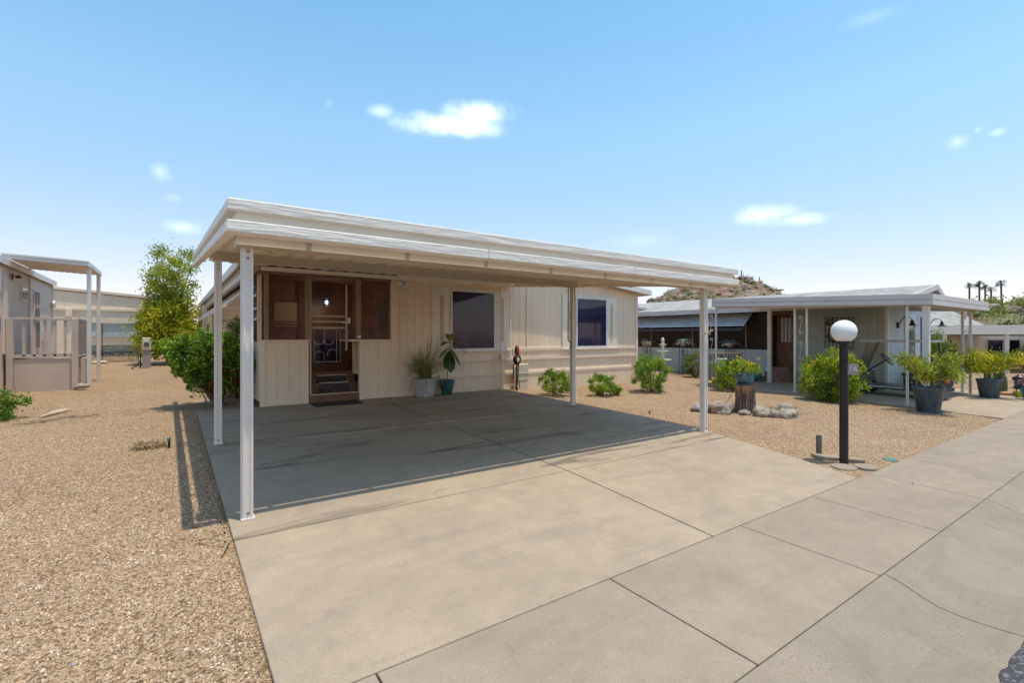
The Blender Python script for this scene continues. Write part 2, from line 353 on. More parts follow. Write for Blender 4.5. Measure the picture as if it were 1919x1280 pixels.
def dup(root, loc, rotz, label, group=None, sc=1):
    def cp(o, par):
        c = o.copy(); COL.objects.link(c); c.parent = par
        for ch in list(o.children): cp(ch, c)
        return c
    r = cp(root, None); r.location = loc; r.rotation_euler = (0, 0, rotz); r.scale = (sc, sc, sc); r['label'] = label
    if group: r['group'] = group
    return r

def leaves(name, P, L, W, m, parent, at=None, up=.35, val=None, fold=.25, kind=None, lab=None):
    """many small folded leaves at points P"""
    P = np.asarray(P, float); n = len(P)
    d = rng.normal(size=(n, 3)); d[:, 2] += up; d /= np.linalg.norm(d, axis=1)[:, None]
    a = rng.normal(size=(n, 3)); s = np.cross(d, a); s /= np.linalg.norm(s, axis=1)[:, None]+1e-9; nn = np.cross(s, d)
    l = (L*rng.uniform(.6, 1.3, n))[:, None]; w = (W*rng.uniform(.6, 1.25, n))[:, None]
    base = np.array(parent['_w']) if parent is not None and '_w' in parent else np.zeros(3)
    if parent is None and at is not None: base = np.array(at, float)
    Q = P-base
    v0 = Q-d*l*.5; v1 = Q+s*w*.5+nn*w*fold; v2 = Q+d*l*.5; v3 = Q-s*w*.5+nn*w*fold
    V = np.stack([v0, v1, v2, v3], 1).reshape(-1, 3)
    me = bpy.data.meshes.new(name); me.vertices.add(4*n); me.vertices.foreach_set('co', V.ravel())
    idx = np.arange(4*n).reshape(n, 4)
    T = np.stack([idx[:, [0, 1, 2]], idx[:, [0, 2, 3]]], 1).reshape(-1)
    me.loops.add(6*n); me.loops.foreach_set('vertex_index', T); me.polygons.add(2*n)
    me.polygons.foreach_set('loop_start', np.arange(2*n)*3); me.update(calc_edges=True)
    lv = rng.uniform(0, 1, n) if val is None else np.clip(val, 0, 1)
    at_ = me.attributes.new('lv', 'FLOAT', 'POINT'); at_.data.foreach_set('value', np.repeat(lv, 4).astype(np.float32))
    me.materials.append(m); o = bpy.data.objects.new(name, me); COL.objects.link(o)
    if parent is not None: o.parent = parent
    elif at is not None: o.location = at
    if kind: o['kind'] = kind
    if lab: o['label'] = lab
    o['_w'] = tuple(float(q) for q in base); return o
def clumps(c, r, k, per, spread, flat=0, shell=.55, seed=None):
    """leaf points in k clumps through an ellipsoid; returns points, clump centres, clump tone"""
    g = np.random.default_rng(seed if seed is not None else 1)
    d = g.normal(size=(k, 3)); d /= np.linalg.norm(d, axis=1)[:, None]
    d[:, 2] = np.where(d[:, 2] < -.92+flat, -d[:, 2]*.6, d[:, 2])
    rad = (shell+(1-shell)*g.uniform(0, 1, k)**.7)*g.uniform(.75, 1.12, k)
    C = np.array(c)+d*rad[:, None]*np.array(r)
    P = (C[:, None, :]+g.normal(size=(k, per, 3))*spread*g.uniform(.5, 1.3, (k, 1, 1))).reshape(-1, 3)
    tone = np.clip(np.repeat(g.uniform(.15, .85, k), per)+g.normal(size=k*per)*.18, 0, 1)
    return P, C, tone
def stems(C, base, r0=.02, n=30, lift=.5, seed=0):
    mb = MB(); g = np.random.default_rng(seed); idx = g.permutation(len(C))[:n]
    for i in idx:
        b = Vector(base)+Vector((g.normal()*.05, g.normal()*.05, 0)); e = Vector(C[i]); mid = b.lerp(e, .5)+Vector((g.normal()*.04, g.normal()*.04, (e.z-b.z)*.12))
        mb.tube([b, mid, e], [r0, r0*.7, r0*.3], 5)
    return mb
def bush(name, loc, r, k, per, L, W, m, label, seed, group=None, spread=.06, stemc=None, cat='bush', flowers=0, zoff=.0, n=12):
    o = thing(name, loc, label, cat, group)
    c = (loc[0], loc[1], loc[2]+r[2]*.55+zoff)
    P, C, t = clumps(c, (r[0], r[1], r[2]*.62), k, per, spread, seed=seed)
    keep = P[:, 2] > loc[2]+.015; P = P[keep]; t = t[keep]
    leaves('foliage', P, L, W, m, o, val=t)
    stems(C, loc, .012+r[2]*.006, n, seed=seed).build('stems', stemc or M['stem'], o)
    if flowers:
        g = np.random.default_rng(seed+5); top = C[np.argsort(-C[:, 2])[:max(4, len(C)//2)]]
        pk = top[g.integers(0, len(top), flowers)]+g.normal(size=(flowers, 3))*.035+np.array([0, 0, .05])
        leaves('flowers', (pk[:, None, :]+g.normal(size=(flowers, 7, 3))*.014).reshape(-1, 3), .03, .025, FL, o, kind='stuff')
    return o

# ------------------------------------------------------------------ ground and paving
def ground():
    xs = np.unique(np.concatenate([[-400, -120, -50, -25, -12], np.arange(-9, 20, .12), np.arange(20, 44, 1.0), [60, 90, 150, 250, 500]]))
    ys = np.unique(np.concatenate([[-300, -60, -15, -4.5, -2.62, -2.6], np.arange(-2.45, 8, .12), np.arange(8, 30, .7), [40, 60, 100, 180, 400]]))
    X, Y = np.meshgrid(xs, ys, indexing='ij'); Z = np.zeros_like(X)
    for i, x in enumerate(xs):
        for j, y in enumerate(ys):
            z = gz(x, y)
            if -.02 < x < 5.2 and -2.1 < y < 5.7 or 5.1 < x < 6.25 and .3 < y < 5.7: z -= .14
            if y < -2.5: z = -.42-.42*smooth(17.5, 33, x)
            elif -9 < x < 20 and -2.6 < y < 20: z += .016*mnoise.noise((x*1.7, y*1.7, 0))+.008*mnoise.noise((x*6, y*6, 3))
            Z[i, j] = z
    V = np.stack([X, Y, Z], -1).reshape(-1, 3); nx, ny = len(xs), len(ys)
    I = np.arange(nx*ny).reshape(nx, ny)
    F = np.stack([I[:-1, :-1], I[1:, :-1], I[1:, 1:], I[:-1, 1:]], -1).reshape(-1, 4)
    me = bpy.data.meshes.new('ground'); me.from_pydata(V.tolist(), [], F.tolist()); me.materials.append(M['gravel'])
    me.polygons.foreach_set('use_smooth', [True]*len(me.polygons))
    o = bpy.data.objects.new('ground', me); COL.objects.link(o); o['kind'] = 'structure'; return o
ground()
def pebbles():
    cam = np.array([-.49, -4.32]); n = 760000
    x = rng.uniform(-8, 13, n); y = rng.uniform(-2.4, 13, n)
    d = np.hypot(x-cam[0], y-cam[1]); keep = rng.uniform(0, 1, n) < np.minimum(1, (3.6/d)**1.5)
    onslab = (x > -.16) & (x < 6.42) & (y < 5.9)
    right = x > 6.42
    inwedge = (x > 5.45+.42*np.clip((y+2.2)/1.8, 0, 2)) & (y < .2) & (x <= 6.5) & (y > -2.2)
    house = (x > .8) & (x < 11.3) & (y > 5.75)
    nb = x > 11.9
    ok = keep & (~onslab | inwedge) & ~house & ~nb & (y > -2.19)
    x, y = x[ok], y[ok]; n = len(x)
    z = np.array([gz(a, b)+.016*mnoise.noise((a*1.7, b*1.7, 0))+.008*mnoise.noise((a*6, b*6, 3)) for a, b in zip(x, y)])
    s = rng.uniform(.003, .0078, n)*np.where(rng.uniform(0, 1, n) > .97, 1.7, 1); a0 = rng.uniform(0, 2*PI, n)
    V = []
    for k in range(5):
        a = a0+k*2*PI/5+rng.uniform(-.3, .3, n); r = s*rng.uniform(.7, 1.3, n)
        V.append(np.stack([x+r*np.cos(a), y+r*np.sin(a), z-.004+rng.uniform(0, 1, n)*s*.75], 1))
    for k in range(2):
        a = a0+k*PI; r = s*.35
        V.append(np.stack([x+r*np.cos(a), y+r*np.sin(a), z+s*rng.uniform(.5, 1.0, n)], 1))
    V = np.stack(V, 1).reshape(-1, 3); I = np.arange(7*n).reshape(n, 7)
    tri = [(0, 1, 5), (1, 2, 6), (2, 3, 6), (3, 4, 6), (4, 0, 5), (1, 6, 5), (4, 5, 6)]
    T = np.stack([I[:, t] for t in tri], 1).reshape(-1)
    me = bpy.data.meshes.new('gravel'); me.vertices.add(7*n); me.vertices.foreach_set('co', V.ravel())
    m = 7*n; me.loops.add(3*m); me.loops.foreach_set('vertex_index', T); me.polygons.add(m); me.polygons.foreach_set('loop_start', np.arange(m)*3); me.update(calc_edges=True)
    at_ = me.attributes.new('lv', 'FLOAT', 'POINT'); at_.data.foreach_set('value', np.repeat(np.clip(rng.beta(2.0, 2.0, n)+.45*np.array([mnoise.noise((a*2.2, b*4.5, 7))+.6*mnoise.noise((a*9, b*14, 3)) for a, b in zip(x, y)]), 0, 1), 7).astype(np.float32))
    me.materials.append(M['pebble']); o = bpy.data.objects.new('gravel', me); COL.objects.link(o); o['kind'] = 'stuff'
    o['label'] = 'tan decomposed granite gravel over the yard'; o['category'] = 'gravel'
pebbles()

def struct(mb, name, m, bevel=0, smooth=False):
    o = mb.build(name, m, bevel=bevel, smooth=smooth); o['kind'] = 'structure'; return o
def ln(a, b, t): return a+(b-a)*t
mb = MB(); g = .007
def midx(y): return ln(3.03, 2.82, smooth(0, -2.2, y)) if y < 0 else ln(3.03, 3.08, y/5.5)
LX = -.13; ya, yb, yc = -.34, 2.75, 5.80
gc = .018
mb.slab([(LX, yb+g), (midx(yb)-gc, yb+g), (midx(yc)-gc, yc), (LX, yc)], pz, .16)
mb.slab([(midx(yb)+gc, yb+g), (6.37, yb+g), (6.37, yc), (midx(yc)+gc, yc)], pz, .16)
mb.slab([(LX, ya+g), (midx(ya)-g, ya+g), (midx(yb)-gc, yb-g), (LX, yb-g)], pz, .16)
mb.slab([(midx(ya)+g, ya+g), (6.05, ya+g), (6.30, .25), (6.37, yb-g), (midx(yb)+gc, yb-g)], pz, .16)
struct(mb, 'carport_slab_pavement', M['slab'], .007)
mb = MB()
mb.slab([(LX, -2.195), (midx(-2.2)-g, -2.195), (midx(ya)-g, ya-g), (LX, ya-g)], pz, .16)
mb.slab([(midx(-2.2)+g, -2.195), (5.43, -2.195), (5.72, -1.44), (5.95, -.75), (6.04, ya-g), (midx(ya)+g, ya-g)], pz, .16)
struct(mb, 'driveway', M['drive'], .007)
mb = MB(); gg = np.random.default_rng(90); xs_ = np.linspace(.9, 5.4, 60); up = [(x, 2.75+.012+.03*abs(mnoise.noise((x*3, 1, 0)))+.012*gg.uniform()) for x in xs_]; dn = [(x, 2.75-.012-.04*abs(mnoise.noise((x*2.3, 5, 0)))-.012*gg.uniform()) for x in xs_[::-1]]
for i in range(59): mb.slab([dn[59-i], dn[58-i], up[i+1], up[i]], lambda x, y: pz(x, y)+.004, .003)
struct(mb, 'joint_mortar_pavement', M['patch'])
mb = MB(); js = [-9.2, -7.9, -6.6, -5.3, -4.0, -2.6, -1.2, .25, 1.72, 3.18, 4.39, 5.69, 6.88, 7.9, 9.2, 10.6, 12.0, 13.4, 14.8, 16.2, 17.6, 19.2, 20.8, 22.4, 24, 27, 30, 34, 40, 60, 100]
for a, b in zip(js[:-1], js[1:]):
    mb.slab([(a+.0045, -3.127), (b-.0045, -3.127), (b-.0045, -2.203), (a+.0045, -2.203)], pz, .14)
struct(mb, 'sidewalk', M['walk'], .006)
prof = [(-3.135, -.0), (-3.17, -.006), (-3.24, -.028), (-3.32, -.062), (-3.40, -.088), (-3.50, -.098), (-3.62, -.096), (-3.74, -.086), (-3.77, -.086)]
mb = MB(); cj = [-9.2, -6.6, -4.0, -1.2, 1.5, 3.22, 5.7, 8.2, 11, 14, 17, 20, 24, 30, 40, 60, 100]
for a, b in zip(cj[:-1], cj[1:]):
    za, zb = pz(a, -3.13), pz(b, -3.13); k = len(prof)
    v = [(a+g*.6, y, za+z) for y, z in prof]+[(b-g*.6, y, zb+z) for y, z in prof]+[(a+g*.6, y, za-.3) for y, z in prof]+[(b-g*.6, y, zb-.3) for y, z in prof]
    f = [(i, i+1, k+i+1, k+i) for i in range(k-1)]+[(2*k+i, 3*k+i, 3*k+i+1, 2*k+i+1) for i in range(k-1)]
    f += [(0, k, 3*k, 2*k), (k-1, 3*k-1, 4*k-1, 2*k-1)]+[(i, 2*k+i, 2*k+i+1, i+1) for i in range(k-1)]+[(k+i, k+i+1, 3*k+i+1, 3*k+i) for i in range(k-1)]
    mb.add(v, f)
struct(mb, 'curb', M['curb'], 0)
mb = MB(); xs = [-200, -20]+[-12+.06*i for i in range(420)]+[14, 16, 18, 20, 24, 28, 33, 60, 200]
v = []; f = []
for i, x in enumerate(xs):
    e = -3.752+.03*mnoise.noise((x*9, 0, 0))+.018*mnoise.noise((x*31, 2, 0)) if -13 < x < 14 else -3.75
    zz = -.42*smooth(17.5, 33, x)
    v += [(x, e, -.157+zz), (x, e-.012, -.143+zz), (x, -4.2, -.138+zz), (x, -14, -.1+zz), (x, -40, -.15+zz)]
for i in range(len(xs)-1):
    for j in range(4): f.append((i*5+j, i*5+j+1, i*5+5+j+1, i*5+5+j))
mb.add(v, f); struct(mb, 'street', M['asphalt'])
mb = MB()
for (a, b) in ((-2.195, -.6), (-.59, 1.4), (1.41, 3.75)):
    mb.slab([(12.0-.12*(a < -2), a), (17.3, a), (17.3, b), (12.0, b)], lambda x, y: SL*y-.004, .12)
struct(mb, 'neighbour_driveway', M['drive'], .006)
# ------------------------------------------------------------------ carport
RS = .08                                        # roof rise per metre
def rz(y): return RS*y
cp = thing('carport', (0, 0, 0), 'cream flat metal carport with grained fascia over the driveway', 'carport')
def post(mb, x, y, z0, z1, w=.10):              # extruded post with a channel down its faces
    t = w*.5
    mb.box(x-t, y-t, z0, x+t, y+t, z1)
    mb.box(x-t*.98, y-t-.008, z0, x-t*.42, y-t+.002, z1); mb.box(x+t*.42, y-t-.008, z0, x+t*.98, y-t+.002, z1)
    mb.box(x-t-.008, y-t*.98, z0, x-t+.002, y-t*.42, z1); mb.box(x-t-.008, y+t*.42, z0, x-t+.002, y+t*.98, z1)
for (x, y, top) in ((0.0, .06, 2.165), (6.1, .06, 2.165), (0, 2.99, 2.415), (6.1, 2.99, 2.415)):
    mb = MB(); post(mb, x, y, pz(x, y), top, .076)
    po = mb.build('post', M['post'], cp, bevel=.003)
    for dz in (.05, top-pz(x, y)-.05, top-pz(x, y)-.10):
        MB().tube([(x, y-.048, pz(x, y)+dz), (x, y-.036, pz(x, y)+dz)], .009, 8).build('bolt', M['steel'], po)
    MB().box(x-.05, y-.06, pz(x, y), x+.05, y+.05, pz(x, y)+.012).build('base_plate', M['post'], po)
def cbeam(y, zb, x0, x1):
    mb = MB(); h = .125
    mb.box(x0, y-.035, zb, x1, y+.035, zb+h); mb.box(x0, y-.05, zb, x1, y-.034, zb+.02); mb.box(x0, y-.05, zb+h-.02, x1, y-.034, zb+h)
    return mb
mb = MB(); mb.box(-.085, -.072, 2.15, 5.98, .115, 2.272); mb.box(-.085, -.080, 2.15, 5.98, -.071, 2.158); mb.build('front_beam', M['beam'], cp, bevel=.003)
cbeam(2.99, 2.415, -.10, 6.20).build('rear_beam', M['beam'], cp, bevel=.002)
# roof pans: ribs run from the street to the house
mb = MB(); y0, y1 = -.082, 5.76; zb = 2.295; ptx = []; x = -.045
while x < 6.47:
    ptx += [(x, .07), (x+.12, .07), (x+.14, 0), (x+.215, 0), (x+.235, .07)]; x += .263
top = [(x, z) for x, z in ptx]
k = len(top)
v = [(x, y0, zb+z+rz(y0)) for x, z in top]+[(x, y1, zb+z+rz(y1)) for x, z in top]+[(x, y0, zb+z+.012+rz(y0)) for x, z in top]+[(x, y1, zb+z+.012+rz(y1)) for x, z in top]
f = []
for i in range(k-1):
    f += [(i, i+1, k+i+1, k+i), (2*k+i, 3*k+i, 3*k+i+1, 2*k+i+1), (i, 2*k+i, 2*k+i+1, i+1), (k+i, k+i+1, 3*k+i+1, 3*k+i)]
f += [(0, k, 3*k, 2*k), (k-1, 3*k-1, 4*k-1, 2*k-1)]
mb.add(v, f).build('roof_pan', M['pan'], cp, fix=True)
# fascia swept round three sides with mitred corners
path = [((6.59, 5.72), (1, 0)), ((6.59, -.2), (1, -1)), ((-.15, -.2), (-1, -1)), ((-.15, 7.08), (-1, 0))]
def sweep(fp, name, m):
    v = []; k = len(fp); f = []
    for (px, py), (sx, sy) in path:
        for o, z in fp: v.append((px+o*sx, py+o*sy, z+rz(max(py, -.2)+.2)))
    for i in range(3):
        for j in range(k): f.append((i*k+j, i*k+(j+1) % k, (i+1)*k+(j+1) % k, (i+1)*k+j))
    f += [tuple(range(k)), tuple(3*k+j for j in range(k))[::-1]]
    return MB().add(v, f).build(name, m, cp)
sweep([(0, 2.47), (.006, 2.464), (.006, 2.392), (0, 2.385), (-.058, 2.381), (-.058, 2.387), (-.008, 2.392), (-.010, 2.466), (-.05, 2.470), (-.05, 2.474)], 'fascia', M['fascia'])
sweep([(-.052, 2.379), (-.052, 2.311), (-.060, 2.311), (-.060, 2.379)], 'fascia_recess', M['pan'])
sweep([(-.06, 2.310), (.008, 2.308), (.014, 2.302), (.014, 2.226), (.008, 2.220), (-.035, 2.205), (-.05, 2.205), (-.05, 2.212), (.0, 2.226), (.004, 2.30), (-.06, 2.304)], 'fascia', M['fascia'])
for i in range(8):                              # brackets that hold the fascia off the pans
    x = .45+i*.86; MB().box(x-.02, -.14, 2.335, x+.02, -.05, 2.36).build('fascia_bracket', M['pan'], cp)
for i in range(6):
    y = .62+i*1.08; z = 2.335+rz(y+.2)-.03
    MB().box(-.09, y-.018, z, .02, y+.018, z+.022).build('fascia_bracket', M['pan'], cp)
    if y < 5.5: MB().box(6.45, y-.018, z, 6.53, y+.018, z+.022).build('fascia_bracket', M['pan'], cp)
for x in (2.1, 4.25): MB().box(x-.008, -.222, 2.225, x+.008, -.2, 2.312).build('fascia_joint', M['fascia'], cp)
MB().box(.86, 5.70, 2.665, 6.45, 5.765, 2.74).build('house_hanger', M['pan'], cp, bevel=.003)
MB().beam((6.50, -.12, 2.235), (6.50, 5.68, 2.235+rz(5.8)), .05, .05).build('side_rail', M['pan'], cp)
for i in range(4): MB().box(6.465, .5+i*1.3, 2.20+rz(.6+i*1.3), 6.535, .56+i*1.3, 2.215+rz(.6+i*1.3)).build('rail_clip', M['post'], cp)
mb = MB(); mb.tube([(6.145, .03, 1.40), (6.16, .03, 1.47), (6.25, .03, 1.54), (6.29, .03, 1.53)], .014, 6); mb.tube([(6.135, .03, 1.50), (6.22, .03, 1.475)], .016, 6); mb.tube([(6.055, .0, 1.485), (6.075, .012, 1.485)], .012, 6)
tag(mb.build('plant_hook', M['timber'], at=(6.16, .03, 1.47)), 'small brown hook fixed to the front right carport post', 'hook')
# ------------------------------------------------------------------ the house
WY = 5.82
hs = thing('mobile_home', (6, 6, .1), 'tan manufactured home with vertical siding behind the carport', 'house')
def gtop(x): return 2.84+(3.36-2.84)*max(0, 1-abs(x-6.1)/5.25)
def sidingx(mb, x0, x1, zb, zt, y, pitch=.204, gap=.007, th=.007, back=.10):
    """vertical grooved boards facing -y, over a recessed backing"""
    ft = zt if callable(zt) else (lambda q: zt)
    fb = zb if callable(zb) else (lambda q: zb)
    x = x0
    while x < x1-.002:
        e = min(x+pitch-gap, x1)
        mb.add([(x, y, fb(x)), (e, y, fb(e)), (e, y+th, fb(e)), (x, y+th, fb(x)), (x, y, ft(x)), (e, y, ft(e)), (e, y+th, ft(e)), (x, y+th, ft(x))],
               [(0, 3, 2, 1), (4, 5, 6, 7), (0, 1, 5, 4), (1, 2, 6, 5), (2, 3, 7, 6), (3, 0, 4, 7)])
        x += pitch
    n = 12; xs = [x0+(x1-x0)*i/n for i in range(n+1)]
    for a, b in zip(xs[:-1], xs[1:]):
        mb.add([(a, y+th, fb(a)), (b, y+th, fb(b)), (b, y+back, fb(b)), (a, y+back, fb(a)), (a, y+th, ft(a)-.004), (b, y+th, ft(b)-.004), (b, y+back, ft(b)-.004), (a, y+back, ft(a)-.004)],
               [(0, 1, 5, 4), (2, 3, 7, 6), (4, 5, 6, 7)])
    return mb
def sidingy(mb, y0, y1, zb, zt, x, sgn=-1, pitch=.204, gap=.007, th=.007, back=.08):
    y = y0
    while y < y1-.002:
        e = min(y+pitch-gap, y1); mb.box(x, y, zb, x-sgn*th, e, zt); y += pitch
    mb.box(x-sgn*th, y0, zb, x-sgn*back, y1, zt-.004); return mb
w = MB(); sidingx(w, 3.56, 11.26, lambda x: gz(x, 5.8)-.04, lambda x: gtop(x)-.02, WY)
w.box(11.20, WY+.1, -.1, 11.26, 23, 2.85); w.box(.85, 23, -.1, 11.26, 23.1, 3)
w.build('front_wall', M['tan'], hs)
w = MB(); sidingy(w, 8.1, 23, .3, 2.62, .90); w.build('side_wall', M['tan'], hs)
for (a, b, z, h, p) in ((6.60, 11.28, 1.055, .085, .034), (3.62, 11.28, .83, .085, .036), (3.62, 11.28, .465, .075, .036)):
    MB().box(a, WY-p, z, b, WY+.002, z+h).build('belt_board', M['tantrim'], hs, bevel=.004)
mb = MB(); sidingx(mb, 6.95, 11.22, lambda x: gz(x, 5.8)-.04, .47, WY-.022, th=.01, back=.02); mb.build('skirting', M['tan'], hs)
for x, z0, z1 in ((7.04, .48, 2.80), (11.22, -.05, 2.82)):
    MB().box(x, WY-.045 if x > 9 else WY-.02, z0, x+(.085 if x > 9 else .035), WY+.01, z1).build('corner_board', M['tantrim'], hs, bevel=.003)
def window(x0, x1, gx0, gx1, z0, z1, gz0, gz1):
    y = WY-.03; mb = MB()
    mb.box(x0, y, z0, gx0-.055, WY-.001, z1); mb.box(gx1+.055, y, z0, x1, WY-.001, z1)
    mb.box(gx0-.055, y, gz1+.05, gx1+.055, WY-.001, z1); mb.box(gx0-.055, y, z0, gx1+.055, WY-.001, gz0-.05)
    for a, b in ((x0, x0+.03), (x1-.03, x1)): mb.box(a, y-.012, z0, b, y+.001, z1)
    mb.box(x0+.03, y-.012, z1-.03, x1-.03, y+.001, z1)
    wn = mb.build('window', M['offtrim'], hs, bevel=.002)
    mb = MB(); f = .05
    mb.box(gx0-f, y-.022, gz0-f, gx0, WY-.001, gz1+f); mb.box(gx1, y-.022, gz0-f, gx1+f, WY-.001, gz1+f)
    mb.box(gx0, y-.022, gz1, gx1, WY-.001, gz1+f); mb.box(gx0, y-.022, gz0-f, gx1, WY-.001, gz0)
    mb.build('frame', M['white'], wn, bevel=.003)
    MB().box(gx0, y-.012, gz0, gx1, y+.005, gz1).build('pane', M['glass'], wn)
    for a, b in ((x0, gx0), (gx1, x1)):
        c = (a+b)/2-.01; MB().box(c-.045, y-.010, z0+.2, c+.045, y-.003, z1-.21).build('inset_strip', M['tanstrip'], wn)
    mb = MB(); mb.box(x0-.02, y-.03, z0-.045, x1+.02, WY-.001, z0-.001); mb.build('sill', M['offtrim'], wn, bevel=.004)
window(4.36, 6.53, 4.87, 6.02, 1.11, 2.59, 1.15, 2.49)
window(8.25, 10.42, 8.79, 9.92, 1.11, 2.59, 1.16, 2.49)
# roof
mb = MB()
for s in (-1, 1):
    e = 6.1+s*5.58; ze = gtop(e)-.02-.06
    mb.add([(6.1, 5.60, 3.36), (e, 5.60, ze+.0), (e, 23.3, ze), (6.1, 23.3, 3.36), (6.1, 5.60, 3.44), (e, 5.60, ze+.08), (e, 23.3, ze+.08), (6.1, 23.3, 3.44)],
           [(0, 1, 2, 3), (4, 5, 6, 7), (0, 1, 5, 4), (1, 2, 6, 5), (2, 3, 7, 6)])
rf = mb.build('roof', M['shingle'], hs)
mb = MB()
for s in (-1, 1):
    e = 6.1+s*5.60; ze = gtop(e)-.08
    mb.add([(6.1, 5.57, 3.30), (e, 5.57, ze-.06), (e, 5.597, ze-.06), (6.1, 5.597, 3.30), (6.1, 5.57, 3.455), (e, 5.57, ze+.095), (e, 5.597, ze+.095), (6.1, 5.597, 3.455)],
           [(0, 3, 2, 1), (4, 5, 6, 7), (0, 1, 5, 4), (1, 2, 6, 5), (2, 3, 7, 6), (3, 0, 4, 7)])
    mb.box(e, 5.6, ze-.06, e+s*.03, 23.3, ze+.095)
mb.build('rake_board', M['white'], rf, bevel=.003)
mb = MB(); mb.add([(11.28, 5.6, 2.80), (11.68, 5.6, 2.755), (11.68, 23, 2.755), (11.28, 23, 2.80)], [(0, 1, 2, 3)]); mb.build('soffit', M['tantrim'], rf)
# left eave, gutter
MB().box(.60, 5.95, 2.56, .66, 23.2, 2.775).build('gutter', M['white'], hs, bevel=.01)
mb = MB(); mb.box(.66, 5.95, 2.74, .92, 23.2, 2.765); mb.build('eave_soffit', M['pan'], hs)
# screened porch in the front left corner
pr = MB()
sidingx(pr, .95, 1.71, lambda x: pz(x, WY), 1.335, WY, back=.09)
pr.box(.86, WY-.012, pz(0, WY), .948, WY+.09, 1.335); pr.box(1.645, WY-.012, pz(0, WY), 1.712, WY+.0915, 1.335)
pw = pr.build('porch_wall', M['tan'], hs); pr = MB(); sidingx(pr, 2.72, 3.45, lambda x: pz(x, WY), 1.335, WY, back=.09); pr.box(2.715, WY-.012, pz(0, WY), 2.80, WY+.0915, 1.335)
pr.box(3.40, WY-.014, pz(0, WY), 3.56, WY+.1, 2.70)
pw = pr.build('porch_wall', M['tan'], hs)
pr = MB(); sidingy(pr, WY+.1, 8.1, .2, 1.33, .86); pr.build('porch_side_wall', M['tan'], hs)
mb = MB(); mb.box(.84, WY-.03, 1.335, 1.74, WY+.11, 1.372); mb.build('cap_rail', M['tantrim'], pw, bevel=.003); mb = MB(); mb.box(2.50, WY-.03, 1.335, 3.40, WY+.11, 1.372); mb.box(2.50, WY+.111, 1.335, 2.80, WY+.72, 1.372)
mb.build('cap_rail', M['tantrim'], pw, bevel=.003)
mb = MB(); mb.box(.86, WY-.01, 2.62, 3.40, WY+.10, 2.76); mb.box(.84, WY-.02, 2.60, .93, WY+.1, 2.64); mb.build('porch_header', M['brick'], hs)
for a, b in ((.93, 1.005), (1.645, 1.735), (2.655, 2.745)):
    MB().box(a, WY-.008, 1.372, b, WY+.06, 2.62).build('porch_stud', M['timber'], hs, bevel=.003)
z0 = pz(2, WY)
for a, b in ((1.006, 1.644), (2.746, 3.398)):
    MB().box(a, WY+.02, 1.373, b, WY+.024, 2.62).build('porch_screen', M['screen'], hs)
MB().box(1.738, WY+.055, 1.373, 2.652, WY+.059, 2.62).build('door_screen', M['screen'], hs)
mb = MB(); mb.box(.868, 6.0, 1.373, .872, 8.0, 2.60); mb.build('side_screen', M['screen2'], hs)
mb = MB()
for y in (5.93, 6.9, 8.0): mb.box(.83, y, 1.34, .90, y+.06, 2.62)
for i, z in enumerate((2.2, 1.95, 1.75)): mb.box(.80, 5.9, z, .84, 8.6-.3*i, z+.035)
mb.build('side_frame', M['tantrim'], hs)
# porch inside: return wall stepped by the stairs, rear wall, floor
rt = MB(); sidingy(rt, WY+.1, 6.55, .62, 1.33, 2.79, pitch=.11); rt.build('return_wall', M['tan'], hs)
mb = MB()
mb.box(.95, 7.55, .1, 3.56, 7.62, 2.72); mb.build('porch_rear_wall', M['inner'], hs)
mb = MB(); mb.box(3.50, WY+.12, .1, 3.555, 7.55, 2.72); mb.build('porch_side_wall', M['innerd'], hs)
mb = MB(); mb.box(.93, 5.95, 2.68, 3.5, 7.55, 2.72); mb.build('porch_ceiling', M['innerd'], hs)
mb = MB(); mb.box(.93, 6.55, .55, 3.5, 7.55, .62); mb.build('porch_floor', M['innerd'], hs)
st = MB(); z0 = pz(2, WY)
st.box(1.72, WY+.02, z0-.05, 2.78, 6.56, z0+.165); st.box(1.72, 6.10, z0+.166, 2.78, 6.56, z0+.345); st.box(1.72, 6.34, z0+.346, 2.78, 6.56, .60)
so = st.build('porch_steps', M['innerd'], hs, bevel=.008)
mb = MB()
for y, a, b in ((6.088, z0+.168, z0+.352), (6.328, z0+.35, .61)):
    mb.box(1.98, y, a, 2.58, y+.014, b); mb.box(1.98, y, b, 2.58, y+.2, b+.012)
mb.build('step_carpet', M['carpet'], so)
mb = MB()
for y, z in ((6.078, z0+.35), (6.318, .608), (WY+.012, z0+.15)): mb.box(1.98 if y > 6 else 1.74, y, z, 2.58 if y > 6 else 2.76, y+.03, z+.02)
mb.build('step_nosing', M['brass'], so)
# entry door at the back of the porch, leaded glass
dr = MB(); dr.box(1.93, 7.50, .62, 2.93, 7.548, 2.62); do = dr.build('entry_door', M['orange'], hs, bevel=.004)
mb = MB(); mb.box(2.17, 7.485, .82, 2.80, 7.499, 1.62); mb.build('leaded_glass', M['glass'], do)
mb = MB(); y = 7.478
for a in ((2.19, .84, 2.19, 1.60), (2.78, .84, 2.78, 1.60), (2.19, .84, 2.78, .84), (2.19, 1.60, 2.78, 1.60), (2.42, 1.25, 2.42, 1.6), (2.70, .84, 2.70, 1.6)):
    mb.tube([(a[0], y, a[1]), (a[2], y, a[3])], .007, 5)
def arc(cx, cz, r, a0, a1, y, n=14): return [(cx+r*math.cos(R(a0+(a1-a0)*i/n)), y, cz+r*math.sin(R(a0+(a1-a0)*i/n))) for i in range(n+1)]
for c in ((2.30, 1.36, .11, 180, 360), (2.31, .98, .11, 0, 180), (2.52, 1.34, .10, 180, 360), (2.60, 1.02, .11, 20, 200)): mb.tube(arc(*c, y), .006, 5)
mb.tube([(2.42, y, .84), (2.42, y, .98)], .006, 5)
